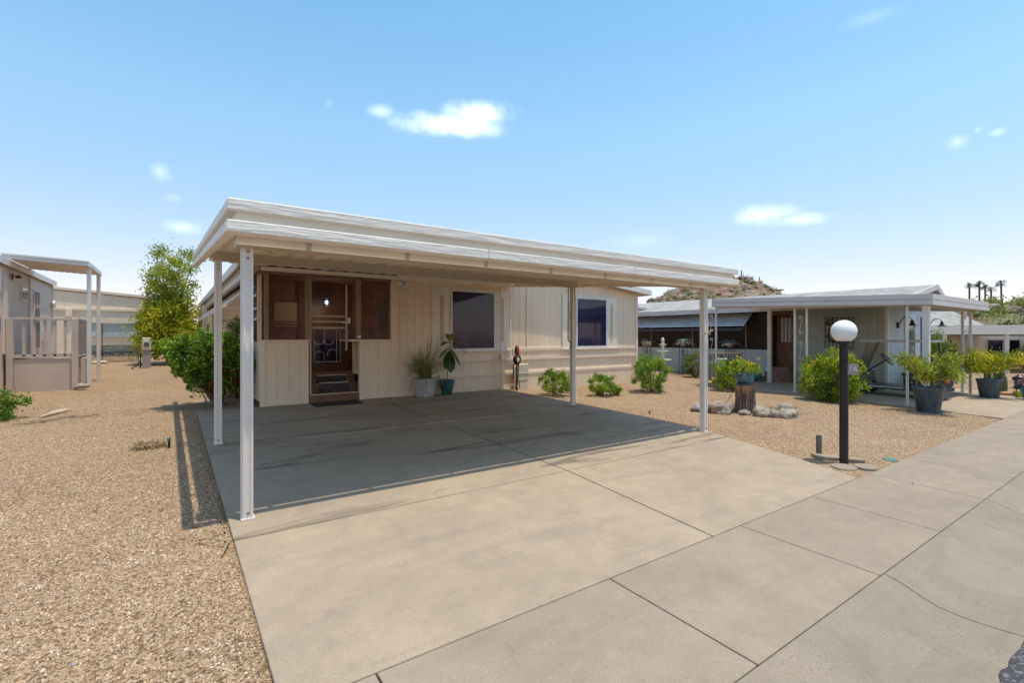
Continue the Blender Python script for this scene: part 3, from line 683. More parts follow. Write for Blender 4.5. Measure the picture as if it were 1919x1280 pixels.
mb.build('leading', M['white'], do)
mb = MB(); mb.box(1.86, 7.47, .62, 1.93, 7.55, 2.68); mb.box(2.93, 7.47, .62, 3.0, 7.55, 2.68); mb.box(1.86, 7.47, 2.621, 3.0, 7.549, 2.68); mb.build('door_casing', M['orange'], hs, bevel=.004)
# interior window with a roller shade, seen through the left screen
mb = MB(); mb.box(1.26, 7.50, 1.55, 1.86, 7.549, 2.26); wi = mb.build('porch_window', M['innerd'], hs)
MB().box(1.36, 7.47, 1.78, 1.82, 7.49, 2.2).build('roller_shade', M['shade'], wi)
mb = MB()
for z in (1.66, 1.72): mb.box(1.36, 7.465, z, 1.82, 7.49, z+.022)
mb.build('window_bar', M['shade'], wi)
mb = MB(); mb.box(3.49, 6.3, 1.5, 3.499, 6.9, 2.3); pw2 = mb.build('porch_window', M['paleglass'], hs)
# screen door in the opening: frame and three push bars
mb = MB(); y = WY+.03
mb.box(1.738, y, z0+.17, 1.775, y+.022, 2.60); mb.box(2.44, y, 1.15, 2.475, y+.022, 2.50)
sd = mb.build('screen_door', M['brass'], hs, bevel=.003)
mb = MB()
for z in (1.83, 1.72, 1.60): mb.box(1.775, y-.012, z, 2.47, y+.01, z+.03)
mb.build('push_bar', M['brass'], sd, bevel=.003)
mb = MB(); mb.box(2.478, y-.02, 1.70, 2.53, y+.0, 1.82); mb.tube([(2.36, y-.02, 1.715), (2.50, y-.03, 1.73)], .012, 6); mb.build('door_handle', M['white'], sd)
# lit lantern on the porch ceiling
ln_ = thing('porch_lantern', (2.35, 7.0, 2.2), 'small dark lantern glowing blue inside the screened porch', 'lantern')
mb = MB(); mb.lathe([(.05, .14), (.07, .10), (.02, .09)], (2.35, 7.0, 2.2), 8); mb.lathe([(.055, -.09), (.06, -.07), (.02, -.06)], (2.35, 7.0, 2.2), 8)
for i in range(6):
    a = i*PI/3; mb.tube([(2.35+.055*math.cos(a), 7.0+.055*math.sin(a), 2.11), (2.35+.066*math.cos(a), 7+.066*math.sin(a), 2.3)], .005, 4)
mb.tube([(2.35, 7, 2.33), (2.35, 7, 2.68)], .008, 5); mb.build('cage', M['black'], ln_)
MB().ball((2.35, 7, 2.2), (.032, .032, .045), 10, 8).build('bulb', M['bulb'], ln_, smooth=True)
pl_ = bpy.data.lights.new('lantern_light', 'POINT'); pl_.energy = 3.6; pl_.shadow_soft_size = .05; pl_.color = (1, .86, .68)
po_ = bpy.data.objects.new('lantern_light', pl_); COL.objects.link(po_); po_.location = (2.35, 6.90, 2.06)
mb = MB(); mb.tube([(2.70, WY-.012, 1.43), (2.70, WY-.04, 1.43)], .035, 14)
tag(mb.build('door_chime', M['white'], at=(2.7, WY-.01, 1.43)), 'small round white disc on the porch stud beside the screen door', 'doorbell')
mb = MB(); mb.add([(1.66, 5.40, 0), (1.88, 5.03, 0), (2.64, 5.16, 0), (2.50, 5.74, 0), (1.66, 5.40, .02), (1.88, 5.03, .02), (2.64, 5.16, .02), (2.50, 5.74, .02)], [(0, 3, 2, 1), (4, 5, 6, 7), (0, 1, 5, 4), (1, 2, 6, 5), (2, 3, 7, 6), (3, 0, 4, 7)])
mb = MB(); mb.box(1.72, 5.28, 0, 2.62, 5.72, .018).map(lambda x, y, z: (x, y, z+pz(x, y)+.002))
tag(mb.build('doormat', M['dark'], at=(2.17, 5.5, .11), bevel=.004), 'black rubber doormat on the concrete below the porch steps', 'doormat')
# awning down the left side of the house
aw = thing('side_awning', (.6, 8, 2), 'white slatted metal awning along the left side of the tan home', 'awning')
mb = MB(); n = 9
for i in range(n):
    t = i/n; x = ln(.84, .35, t); z = ln(2.48, 2.03, t)
    mb.add([(x, 6.45, z), (x-.034, 6.45, z-.026), (x-.034, 16.2, z-.026), (x, 16.2, z), (x, 6.45, z+.012), (x-.034, 6.45, z-.014), (x-.034, 16.2, z-.014), (x, 16.2, z+.012)], [(0, 1, 2, 3), (4, 7, 6, 5), (0, 4, 5, 1), (1, 5, 6, 2), (2, 6, 7, 3), (3, 7, 4, 0)])
mb.build('slat', M['awnwhite'], aw)
mb = MB(); mb.box(.275, 6.44, 1.96, .30, 16.2, 2.07); mb.build('valance', M['white'], aw)
for y in (6.47, 9.5, 12.8, 16.1): MB().beam((.84, y, 2.43), (.30, y, 1.985), .04, .03).build('rafter', M['tantrim'], aw)
for y in (6.47, 9.5): MB().beam((.84, y, 1.95), (.33, y, 2.0), .025, .025).build('arm', M['tantrim'], aw)
mb = MB(); mb.box(.42, 16.6, gz(.5, 16.6), .56, 16.74, 2.56); ps = mb.build('porch_column', M['pink'], hs, bevel=.004)
for y in (18.2, 20): MB().box(.42, y, gz(.5, y), .56, y+.14, 2.56).build('porch_column', M['pink'], hs, bevel=.004)

# ------------------------------------------------------------------ things on and by the house front
fl = thing('floodlight', (3.63, WY, 2.58), 'white twin-head security floodlight high on the tan wall', 'floodlight')
mb = MB(); mb.box(3.58, WY-.05, 2.56, 3.68, WY-.001, 2.63); mb.build('base', M['white'], fl, bevel=.008)
for s in (-1, 1):
    mb = MB(); c = Vector((3.63+s*.075, WY-.09, 2.60)); d = Vector((s*.35, -.8, -.45)).normalized()
    mb.tube([c-d*.05, c, c+d*.05], [.022, .045, .055], 14); mb.build('lamp_head', M['white'], fl)
mb = MB(); mb.ball((3.63, WY-.07, 2.53), (.035, .035, .03), 12, 8); mb.build('sensor', M['white'], fl, smooth=True)
cd = MB(); cd.tube([(3.60, WY-.02, 2.55), (3.60, WY-.02, 1.25), (3.605, WY-.02, .95), (3.68, WY-.03, .86), (3.9, WY-.045, .80)], .008, 6)
tag(cd.build('conduit', M['tantrim'], at=(3.6, WY, 2)), 'thin tan cable running down the wall below the floodlight', 'cable')
def pot_square():
    o = thing('square_planter', (4.07, 5.55, pz(4, 5.55)), 'tapered square grey stone planter against the tan wall', 'planter')
    z = pz(4, 5.55); mb = MB()
    for (a, za, b, zb_) in ((.125, 0, .185, .40),):
        c = [(-1, -1), (1, -1), (1, 1), (-1, 1)]
        rot = R(18); q = lambda r, s: (4.07+(r*s[0])*math.cos(rot)-(r*s[1])*math.sin(rot), 5.55+(r*s[0])*math.sin(rot)+(r*s[1])*math.cos(rot))
        v = [(*q(a, s), z) for s in c]+[(*q(b, s), z+zb_) for s in c]+[(*q(b-.025, s), z+zb_) for s in c]+[(*q(b-.03, s), z+zb_-.05) for s in c]
        f = [(0, 3, 2, 1)]+[(i, (i+1) % 4, 4+(i+1) % 4, 4+i) for i in range(4)]+[(4+i, 4+(i+1) % 4, 8+(i+1) % 4, 8+i) for i in range(4)]+[(8+i, 8+(i+1) % 4, 12+(i+1) % 4, 12+i) for i in range(4)]
        mb.add(v, f)
    mb.build('body', M['potgrey'], o, bevel=.006)
    MB().add([(*q(.155, s), z+.36) for s in c], [(0, 1, 2, 3)]).build('soil', M['soil'], o)
pot_square()
gr = thing('ornamental_grass', (4.07, 5.55, .5), 'wild spiky pencil cactus tangle in the square grey planter', 'plant')
mb = MB(); g = np.random.default_rng(4); lvs = []
for i in range(130):
    a = g.uniform(0, 2*PI); r0 = g.uniform(0, .11); x, y, z = 4.07+r0*math.cos(a), 5.55+r0*math.sin(a), .46
    ln2 = g.uniform(.40, 1.05); out = g.uniform(.05, .42)*(1.2 if ln2 < .6 else 1); droop = g.uniform(0, .28)*out*2.2
    pts = []
    for k in range(7):
        t = k/6; pts.append((x+math.cos(a)*out*t**1.3+g.normal()*.022, min(y+math.sin(a)*out*t**1.3, 5.77)+g.normal()*.006, z+ln2*t-droop*ln2*4.5*t*t*t+g.normal()*.02))
    mb.tube(pts, [.0075*(1-.7*k/6) for k in range(7)], 4)
for i in range(16):
    a = g.uniform(0, 2*PI); x, y = 4.07+.17*math.cos(a), 5.52+.13*math.sin(a)-.02
    mb.tube([(x, y, .5), (x+.13*math.cos(a), y-.03, .55), (x+.22*math.cos(a), y-.05, .38), (x+.27*math.cos(a), y-.05, .2+g.uniform(-.05, .1))], [.006, .005, .004, .002], 4)
ob = mb.build('stalks', G8, gr); a_ = ob.data.attributes.new('lv', 'FLOAT', 'POINT')
a_.data.foreach_set('value', np.repeat(g.uniform(0, 1, len(mb.v)//4+1), 4)[:len(mb.v)].astype(np.float32))
z = pz(4.6, 5.6)
tp = thing('round_planter', (4.62, 5.58, z), 'glossy teal glazed round pot beside the square planter', 'planter')
MB().lathe([(.10, 0), (.115, .02), (.165, .24), (.185, .30), (.195, .32), (.185, .335), (.165, .33), (.155, .28)], (4.62, 5.58, z), 28).build('body', M['teal'], tp, smooth=True)
MB().lathe([(.001, .281), (.157, .28)], (4.62, 5.58, z), 20).build('soil', M['soil'], tp)
fg = thing('fiddle_leaf_fig', (4.63, 5.58, z+.28), 'single-stem fiddle leaf fig with broad leaves in the teal pot', 'plant')
mb = MB(); mb.tube([(4.63, 5.58, z+.26), (4.64, 5.58, .75), (4.68, 5.56, 1.1), (4.70, 5.56, 1.32)], [.009, .008, .007, .005], 6); mb.build('stem', M['stem'], fg)
def bigleaf(mb, b, d, L, W, drop=.12):
    b, d = Vector(b), Vector(d).normalized(); s = d.cross(Vector((0, 0, 1))).normalized(); v = []; n = 7
    for i in range(n):
        t = i/(n-1); wv = W*(math.sin(PI*min(1, t*.92+.04))**.7)*(.65+.5*t); c = b+d*L*t+Vector((0, 0, -drop*t*t))
        v += [c-s*wv*.5+Vector((0, 0, .018)), c, c+s*wv*.5+Vector((0, 0, .018))]
    f = []
    for i in range(n-1):
        for j in (0, 1): f.append((3*i+j, 3*i+j+1, 3*i+4+j, 3*i+3+j))
    mb.add(v, f)
mb = MB()
for (h, az, el, L) in ((1.30, 200, 10, .19), (1.31, 75, 62, .20), (1.33, 250, 48, .24), (1.27, -15, 12, .33), (1.22, -35, -8, .30), (1.15, 300, -40, .27), (1.10, 215, -55, .25), (1.05, 260, -70, .25), (1.0, 330, -62, .2), (1.18, 160, -25, .22)):
    bigleaf(mb, (4.69, 5.55, h), (math.cos(R(az))*math.cos(R(el)), math.sin(R(az))*math.cos(R(el))*.6, math.sin(R(el))), L*1.3, .24)
ob = mb.build('leaves', G9, fg, smooth=True, fix=False); a_ = ob.data.attributes.new('lv', 'FLOAT', 'POINT')
a_.data.foreach_set('value', np.repeat(np.array([.2, .8, .7, .85, .6, .25, .15, .1, .2, .3]), 21).astype(np.float32))
# downpipe, hydrant pipe, hose hanger, meter
mb = MB(); mb.tube([(6.17, 5.70, 1.02), (6.17, 5.70, 2.66)], .018, 8)
tag(mb.build('downpipe', M['white'], at=(6.17, 5.7, 1.5)), 'slim white pipe up the wall at the right edge of the wide window', 'pipe')
fx = thing('water_riser', (6.16, 5.55, .1), 'tan capped riser pipe at the corner of the carport slab', 'riser pipe')
mb = MB(); mb.tube([(6.14, 5.60, .08), (6.14, 5.60, .86)], .032, 10); mb.build('pipe', M['tantrim'], fx)
mb = MB(); mb.box(6.08, 5.53, .86, 6.20, 5.66, .98); mb.build('cap', M['tantrim'], fx, bevel=.012)
mb = MB(); mb.box(6.205, 5.55, .90, 6.30, 5.64, 1.0); mb.build('valve', M['white'], fx, bevel=.01)
hr = thing('hose_hanger', (6.49, 5.45, .1), 'black garden hose hanger with red topped reel by the wall', 'hose hanger')
mb = MB(); mb.tube([(6.49, 5.48, .06), (6.49, 5.48, .95)], .013, 6); mb.build('stake', M['black'], hr)
mb = MB()
for k in range(3):
    mb.tube([(6.49+(.105-.02*k)*math.cos(t*PI/9), 5.455-.022*k, .86+(.115-.02*k)*math.sin(t*PI/9)) for t in range(19)], .017, 8)
mb.tube([(6.40, 5.45, .80), (6.375, 5.45, .6), (6.37, 5.45, .36)], .012, 6); mb.tube([(6.53, 5.44, .78), (6.50, 5.44, .4), (6.46, 5.44, .09)], .012, 6); mb.build('hose', M['black'], hr, smooth=True)
mb = MB(); mb.ball((6.50, 5.45, 1.075), (.055, .04, .125), 14, 10); rr = mb.build('reel_cover', M['red'], hr, smooth=True)
mb = MB(); mb.ball((6.492, 5.458, 1.085), (.058, .037, .132), 14, 10); mb.map(lambda x, y, z: (x-.012, y, z)); mb.build('reel_back', M['black'], hr, smooth=True)
mb = MB(); mb.tube([(6.37, 5.44, .40), (6.37, 5.44, .28)], [.016, .022], 8); mb.build('nozzle', M['red'], hr)
em = thing('electric_meter', (6.76, 5.66, .3), 'beige utility meter box standing on a narrow pedestal by the wall', 'meter box')
mb = MB(); mb.box(6.60, 5.56, .32, 6.93, 5.74, .74); mb.build('cabinet', M['meter'], em, bevel=.02)
mb = MB(); mb.box(6.60, 5.545, .50, 6.935, 5.56, .52); mb.box(6.66, 5.57, -.05, 6.90, 5.73, .32); mb.build('pedestal', M['meter'], em, bevel=.008)
mb = MB(); mb.tube([(6.56, 5.66, .06), (6.56, 5.66, .66), (6.60, 5.66, .70)], .02, 8); mb.tube([(6.62, 5.6, .32), (6.60, 5.58, .18), (6.66, 5.55, .0)], .014, 6); mb.build('conduit', M['tantrim'], em)
mb = MB(); mb.tube([(5.93, 2.93, 2.42), (5.92, 2.93, 1.42), (5.92, 2.93, 1.36), (6.00, 2.92, 1.32), (6.005, 2.92, 1.30), (5.955, 2.92, 1.19)], .009, 6)
tag(mb.build('awning_crank', M['black'], at=(5.93, 2.93, 2.4)), 'thin black bent crank rod hanging from the rear carport beam', 'crank')
# ------------------------------------------------------------------ front yard, right
bush('shrub', (6.80, 4.35, gz(6.8, 4.35)), (.43, .40, .56), 60, 60, .055, .022, G1, 'low green shrub behind the rear right carport post', 11, 'clipped shrubs along the house front', .045)
bush('shrub', (8.05, 4.15, gz(8, 4.15)), (.36, .33, .50), 50, 60, .055, .022, G1, 'small round green shrub below the narrow house window', 12, 'clipped shrubs along the house front', .042)
bush('shrub', (8.42, 4.02, gz(8.4, 4)), (.16, .15, .25), 16, 45, .055, .022, G1, 'tiny green shoot right beside the small round shrub', 13, 'clipped shrubs along the house front', .035, n=8)
bush('shrub', (9.72, 4.00, gz(9.7, 4)), (.56, .48, .84), 95, 70, .055, .022, G1, 'large green shrub by the house corner, hiding the fountain base', 14, 'clipped shrubs along the house front', .05)
# lamp
L0 = (6.01, -1.85, gz(6, -1.85))
lp = thing('lamp_post', L0, 'black yard lamp post with a white globe and number plate', 'lamp post')
mb = MB(); mb.tube([(6.01, -1.85, L0[2]-.02), (6.01, -1.85, 1.365)], .046, 20); mb.build('post', M['maroon'], lp, smooth=False)
mb = MB(); mb.lathe([(.05, 0), (.075, .015), (.075, .035), (.055, .05)], (6.01, -1.85, 1.345), 20); mb.build('globe_fitter', M['black'], lp)
MB().ball((6.01, -1.85, 1.503), .134, 40, 26).build('globe', M['globe'], lp, smooth=True)
vx = Vector((-.49-6.01, -4.32+1.85, 0)).normalized(); rx = Vector((-vx.y, vx.x, 0))
ps_ = Vector((.45, -.89, 0)).normalized(); pd = Vector((-.89, -.45, 0)).normalized()
mb = MB(); c = Vector((6.01, -1.85, 1.06))+pd*.03
pl_c = c+ps_*.085
mb.beam(pl_c-ps_*.052, pl_c+ps_*.052, .012, .125); plq = mb.build('address_plate', M['plaque'], lp, bevel=.003)
cu = bpy.data.curves.new('digits', 'FONT'); cu.body = '16'; cu.size = .085; cu.extrude = .003; cu.align_x = 'CENTER'; cu.align_y = 'CENTER'
tmp = bpy.data.objects.new('tmp', cu); COL.objects.link(tmp); bpy.context.view_layer.update()
dme = bpy.data.meshes.new_from_object(tmp.evaluated_get(bpy.context.evaluated_depsgraph_get())); bpy.data.objects.remove(tmp); bpy.data.curves.remove(cu)
to = bpy.data.objects.new('digits', dme); COL.objects.link(to); to.parent = plq
yaw = math.atan2(ps_.y, ps_.x); to.rotation_euler = (PI/2, 0, yaw); to.location = Vector(pl_c)+pd*.009-Vector(plq['_w']); dme.materials.clear(); dme.materials.append(M['white'])
mb = MB(); mb.tube([(5.93, -1.90, 1.09), (5.95, -1.89, 1.09)], .02, 10); mb.build('photocell', M['black'], lp)
def gpad(name, poly, h, lab, cat, m='walk', z=None):
    mb = MB(); mb.slab(poly, lambda x, y: gz(x, y)+h, .08); return tag(mb.build(name, M[m], at=(*poly[0], 0), bevel=.008), lab, cat)
gpad('concrete_block', [(5.94, -1.60), (6.03, -1.48), (6.30, -1.92), (6.21, -2.0)], .045, 'grey concrete curb piece running from the stub pipe past the lamp post', 'concrete block')
def disc(x, y, r, h, n=24): return [(x+r*math.cos(2*PI*i/n), y+r*.95*math.sin(2*PI*i/n)) for i in range(n)]
gpad('stepping_stone', disc(5.80, -1.93, .135, 0), .022, 'round concrete disc on the driveway side of the lamp post', 'stepping stone')
gpad('stepping_stone', disc(6.02, -2.07, .125, 0), .024, 'round concrete disc between the lamp post and the sidewalk', 'stepping stone')
gpad('valve_cover', disc(6.66, -2.10, .085, 0), .018, 'small green valve cover set in the gravel beside the sidewalk', 'valve cover', 'green')
zz = gz(6.22, -1.53)
mb = MB(); mb.lathe([(.033, -.05), (.033, .245), (.026, .245), (.026, .2)], (6.20, -1.50, zz), 16)
tag(mb.build('stub_pipe', M['steel'], at=(6.2, -1.5, zz)), 'short dark grey pipe standing in the gravel behind the lamp post', 'pipe')
# stump with bowl
z = gz(8.5, .73); sx, sy = 8.50, .78
sp_ = thing('tree_stump', (sx, sy, z), 'weathered split tree stump in a ring of rocks', 'tree stump')
mb = MB(); n = 36; v = []; f = []; lev = [(-.03, 1.28), (.05, 1.15), (.15, 1.0), (.28, .93), (.40, .94), (.50, .98), (.515, .9)]
for zi, s in lev:
    for j in range(n):
        a = 2*PI*j/n; r = .165*s*(1+.13*math.sin(5*a+1)+.08*math.sin(11*a+zi*3)+.05*math.sin(17*a)); v.append((sx+r*math.cos(a), sy+r*math.sin(a), z+zi))
for i in range(len(lev)-1):
    for j in range(n): f.append((i*n+j, i*n+(j+1) % n, (i+1)*n+(j+1) % n, (i+1)*n+j))
f += [tuple((len(lev)-1)*n+j for j in range(n))]
mb.add(v, f).build('trunk', M['stump'], sp_, smooth=False)
mb = MB()
g = np.random.default_rng(9)
for k in range(9):
    a = 3.3+k*.28; r = .172; mb.tube([(sx+r*1.22*math.cos(a), sy+r*1.22*math.sin(a), z), (sx+r*.98*math.cos(a), sy+r*.98*math.sin(a), z+.22), (sx+r*.97*math.cos(a+.05), sy+r*.97*math.sin(a+.05), z+.35+.1*g.uniform())], [.028, .018, .006], 5)
mb.build('bark_ridges', M['bark'], sp_)
bz = z+.517
bw = thing('glazed_bowl', (sx, sy, bz), 'blue ribbed glazed bowl planter on top of the tree stump', 'planter')
mb = MB(); mb.lathe([(.135, 0), (.150, .015), (.150, .03)], (sx, sy, bz), 32); mb.build('saucer', M['slate'], bw)
mb = MB(); n = 48; v = []; f = []; lev = [(.11, .03), (.145, .07), (.17, .13), (.178, .19), (.17, .235), (.182, .25), (.178, .262), (.16, .262), (.155, .23)]
for r, zi in lev:
    for j in range(n):
        a = 2*PI*j/n; rr = r*(1+(.016 if zi < .2 else 0)*math.cos(24*a)); v.append((sx+rr*math.cos(a), sy+rr*math.sin(a), bz+zi))
for i in range(len(lev)-1):
    for j in range(n): f.append((i*n+j, i*n+(j+1) % n, (i+1)*n+(j+1) % n, (i+1)*n+j))
f.append(tuple(range(n))[::-1]); mb.add(v, f).build('bowl', M['blueglaze'], bw, smooth=True)
MB().lathe([(.001, .235), (.158, .235)], (sx, sy, bz), 24).build('soil', M['soil'], bw)
bush('lantana', (sx, sy, bz+.2), (.29, .27, .24), 34, 46, .042, .026, G5, 'yellow flowering lantana spilling out of the blue bowl', 21, None, .04, cat='flowering plant', flowers=22, n=14)
zt = gz
rocks = [((7.92, 1.30), (.22, .17, .12), 'long pale boulder farthest left in the stump ring'), ((8.05, 1.00), (.25, .20, .15), 'large lumpy grey boulder beside the left of the stump'), ((8.20, .60), (.115, .09, .07), 'small rounded rock just in front of the stump'),
         ((8.33, .34), (.20, .14, .13), 'big slanted rock in front of the stump'), ((8.38, .14), (.10, .075, .10), 'pointed pinkish rock next to the white block'), ((8.62, .02), (.23, .15, .11), 'long tan rock at the front right of the ring'),
         ((9.10, .30), (.24, .17, .13), 'pale grey rock at the rear right of the ring'), ((8.30, 1.42), (.17, .12, .09), 'flat rock behind the left side of the stump'), ((8.93, .12), (.14, .11, .08), 'small rock closing the right end of the ring')]
for i, ((x, y), r, lab) in enumerate(rocks):
    mb = MB(); mb.rock((x, y, zt(x, y)+r[2]*.42), r, i+3, .26); o = mb.build('ring_rock', M['rock'], at=(x, y, zt(x, y)), smooth=True); tag(o, lab, 'rock', 'rocks ringed around the tree stump')
mb = MB(); mb.box(-.055, -.045, 0, .055, .045, .085).map(lambda x, y, z_: (8.47+x*.8-y*.6, .08+x*.6+y*.8, zt(8.47, .08)+z_))
tag(mb.build('white_block', M['stone'], at=(8.47, .08, zt(8.47, .08)), bevel=.008), 'small white stone block between rocks of the stump ring', 'stone block')
g = np.random.default_rng(3); mb = MB()
for i in range(70):
    x, y = 8.82+g.normal()*.14, .42+g.normal()*.14; a = g.uniform(0, 2*PI); l = g.uniform(.06, .2); zq = zt(x, y)+g.uniform(.01, .09)
    mb.tube([(x, y, zq), (x+l*.5*math.cos(a), y+l*.5*math.sin(a), zq+g.uniform(0, .05)), (x+l*math.cos(a), y+l*math.sin(a), zq-.01)], .005, 4)
mb.tube([(8.05, 1.2, .2), (8.2, 1.0, .1), (8.35, .95, .33)], .008, 5)
tag(mb.build('dead_twigs', M['dry'], at=(8.8, .45, .02)), 'tangle of dead twigs among the rocks right of the stump', 'twigs')
mb = MB(); mb.tube([(6.66, 1.53, gz(6.7, 1.5)-.02), (6.66, 1.53, gz(6.7, 1.5)+.075)], .013, 8)
tag(mb.build('sprinkler', M['black'], at=(6.66, 1.53, 0)), 'tiny black sprinkler riser right of the carport slab', 'sprinkler')

# ------------------------------------------------------------------ left yard
o = thing('large_shrub', (.16, 6.55, gz(0, 6.5)), 'tall loose green shrub with reddish lower stems beside the left carport posts', 'bush')
def shrubpart(nm, c, r, k, per, L, W_, m, seed, spread, shell=.5):
    P, C, t = clumps(c, r, k, per, spread, seed=seed, shell=shell); h = P[:, 2]-gz(0, 6.5)
    ok = (np.hypot((P[:, 0]-.20), (P[:, 1]-6.55)) < .24+.64*np.clip(h, 0, 1.2)+.05*np.sin(P[:, 0]*23)) & (h > .12) & (P[:, 1] < 7.3)
    hc = C[:, 2]-gz(0, 6.5); leaves(nm, P[ok], L, W_, m, o, val=t[ok]); return C[np.hypot(C[:, 0]-.2, C[:, 1]-6.55) < .12+.5*hc]
C1 = shrubpart('foliage', (.06, 6.55, .88), (.78, .52, .66), 150, 52, .085, .042, G2, 31, .075, .35)
shrubpart('new_growth', (.02, 6.5, 1.06), (.78, .52, .54), 95, 55, .08, .042, G1, 33, .07)
shrubpart('red_leaves', (.25, 6.5, .62), (.40, .34, .34), 34, 40, .07, .032, leafmat('leaves_red_bronze', [(.12, .04, .02), (.32, .10, .03), (.42, .18, .06)]), 37, .07, .2)
stems(C1, (.22, 6.55, gz(0, 6.5)), .022, 40, seed=31).build('stems', M['bark'], o)
bush('shrub', (.62, 7.6, gz(.6, 7.6)), (.3, .5, 1.55), 60, 60, .07, .02, G2, 'dark feathery shrub against the side wall under the awning', 34, None, .08, n=20)
bush('low_shrub', (-2.95, 6.75, gz(-3, 6.7)), (.50, .50, .40), 60, 60, .06, .03, G2, 'low leafy green shrub at the left edge of the yard', 35, None, .055)
bush('low_shrub', (-3.35, 7.5, gz(-3, 7.4)), (.52, .40, .42), 45, 50, .06, .03, leafmat('leaves_yellowing', [(.16, .16, .03), (.32, .22, .05), (.45, .30, .07)]), 'yellowing low shrub behind the leafy one at the left edge', 36, None, .055)
mb = MB(); mb.tube([(-2.25, 6.55, .19), (-2.12, 6.85, .20), (-2.02, 7.15, .185), (-1.95, 7.3, .18)], [.01, .035, .04, .008], 7)
mb.map(lambda x, y, z: (x, y, gz(x, y)+.02+(z-.19)))
tag(mb.build('palm_boot', M['bleach'], at=(-2.1, 6.9, .12)), 'bleached curved piece of bark lying on the left gravel', 'bark piece')
g = np.random.default_rng(8); mb = MB()
for i in range(6):
    x, y = -2.45+.15*i, 6.15+g.normal()*.12; mb.tube([(x, y, gz(x, y)+.02), (x+g.uniform(.15, .4), y+g.normal()*.08, gz(x, y)+.03)], .007, 4)
tag(mb.build('fallen_twigs', M['bark'], at=(-2.2, 6.2, .1)), 'dark fallen twigs beside the left edge shrub', 'twigs')
dt = MB(); g = np.random.default_rng(5)
for i in range(130):
    x, y = -.72+g.normal()*.085, 3.25+g.normal()*.05; zq = gz(x, y)
    dt.tube([(x, y, zq), (x+g.normal()*.02, y+g.normal()*.02, zq+.04), (x+g.normal()*.05, y+g.normal()*.04, zq+g.uniform(.05, .11))], [.006, .005, .002], 4)
tag(dt.build('dry_tuft', M['dry'], at=(-.72, 3.25, .05)), 'dry clipped grass tuft in the gravel left of the carport', 'grass tuft')
mb = MB(); mb.tube([(-.52, 3.15, gz(0, 3.1)-.02), (-.52, 3.15, gz(0, 3.1)+.10)], .014, 8); so_ = mb.build('sprinkler', M['black'], at=(-.52, 3.15, .05)); tag(so_, 'black sprinkler riser with a green cap left of the carport', 'sprinkler')
mb = MB(); mb.tube([(-.52, 3.15, gz(0, 3.1)+.101), (-.52, 3.15, gz(0, 3.1)+.13)], .022, 10); mb.build('cap', M['green'], so_)
mb = MB()
for pts in ([(-.22, -.55, 0), (-.17, -.38, .02), (-.15, -.30, .01)], [(-.17, -.38, .02), (-.28, -.27, .03), (-.20, -.21, .02)], [(-.28, -.27, .03), (-.33, -.2, .0)]):
    mb.tube([(x, y, gz(x, y)+.02+z) for x, y, z in pts], .006, 5)
tag(mb.build('dry_stick', M['dry'], at=(-.2, -.35, 0)), 'forked dry twig against the slab edge by the front left post', 'twig')
# tree and meter
def tree(name, loc, H, r, seed, label, m1, m2=None, k=170, per=60, L=.11, W=.05, trunk=.09, sparse=.2, fork=5, group=None):
    o = thing(name, loc, label, 'tree', group); g = np.random.default_rng(seed)
    mb = MB(); tips = []
    for i in range(fork):
        a = 2*PI*i/fork+g.uniform(-.4, .4); q = Vector(loc); d = Vector((math.cos(a)*.16, math.sin(a)*.16, 1))
        pts = [q+Vector((math.cos(a)*.06, math.sin(a)*.06, -.05))]
        hh = H*g.uniform(.7, .98)
        for s in range(1, 8):
            t = s/7; pts.append(q+Vector((math.cos(a)*r*.62*t**1.3+g.normal()*.06, math.sin(a)*r*.62*t**1.3+g.normal()*.06, hh*t)))
        mb.tube(pts, [trunk*(1-.88*i2/7)*.8 for i2 in range(8)], 7)
        for s in range(2, 8):
            for w_ in range(2):
                b = g.uniform(0, 2*PI); l = r*g.uniform(.3, .75)*(1-.4*s/7); e = pts[s]+Vector((math.cos(b)*l, math.sin(b)*l, l*g.uniform(.1, .7)))
                mid = pts[s].lerp(e, .5)+Vector((0, 0, .05)); mb.tube([pts[s], mid, e], [trunk*.25, trunk*.16, .006], 5); tips += [e, mid]
    mb.build('trunk', M['bark'], o); return o, tips
to_, tips = tree('yard_tree', (-.50, 18.6, gz(0, 18.6)), 4.55, 1.12, 41, 'tall thin-leaved tree with yellow lower leaves behind the left yard', G4)
P1 = []; V1 = []
g = np.random.default_rng(42)
for tpt in tips:
    n = 95; P1.append(np.array(tpt)+g.normal(size=(n, 3))*np.array([.17, .17, .16])*g.uniform(.6, 1.3)); V1.append(np.clip(g.uniform(.2, .8)+g.normal(size=n)*.15, 0, 1))
P1 = np.concatenate(P1); V1 = np.concatenate(V1); lo = P1[:, 2] < 2.25+g.normal(size=len(P1))*.35
leaves('upper_crown', P1[~lo], .12, .05, G6, to_, val=V1[~lo]); 
P, C, t = clumps((-.55, 18.4, 1.65), (1.15, .95, 1.2), 190, 85, .15, seed=43)
k_ = P[:, 2] > .55; leaves('lower_crown', P[k_], .12, .055, G3, to_, val=t[k_])
mp = thing('meter_pedestal', (-1.22, 16.9, gz(-1.2, 16.9)), 'beige electric meter pedestal standing in the far gravel yard', 'meter pedestal')
zb = gz(-1.2, 16.9)
mb = MB(); mb.box(-1.33, 16.85, zb-.05, -1.09, 16.98, zb+.62); mb.build('pedestal', M['greyhome'], mp, bevel=.01)
mb = MB(); mb.box(-1.34, 16.82, zb+.62, -1.08, 17.0, zb+1.06); mb.build('cabinet', M['meter'], mp, bevel=.02)
mb = MB(); mb.tube([(-1.21, 16.80, zb+.82), (-1.21, 16.83, zb+.82)], .08, 16); mb.build('glass_dial', M['paleglass'], mp)
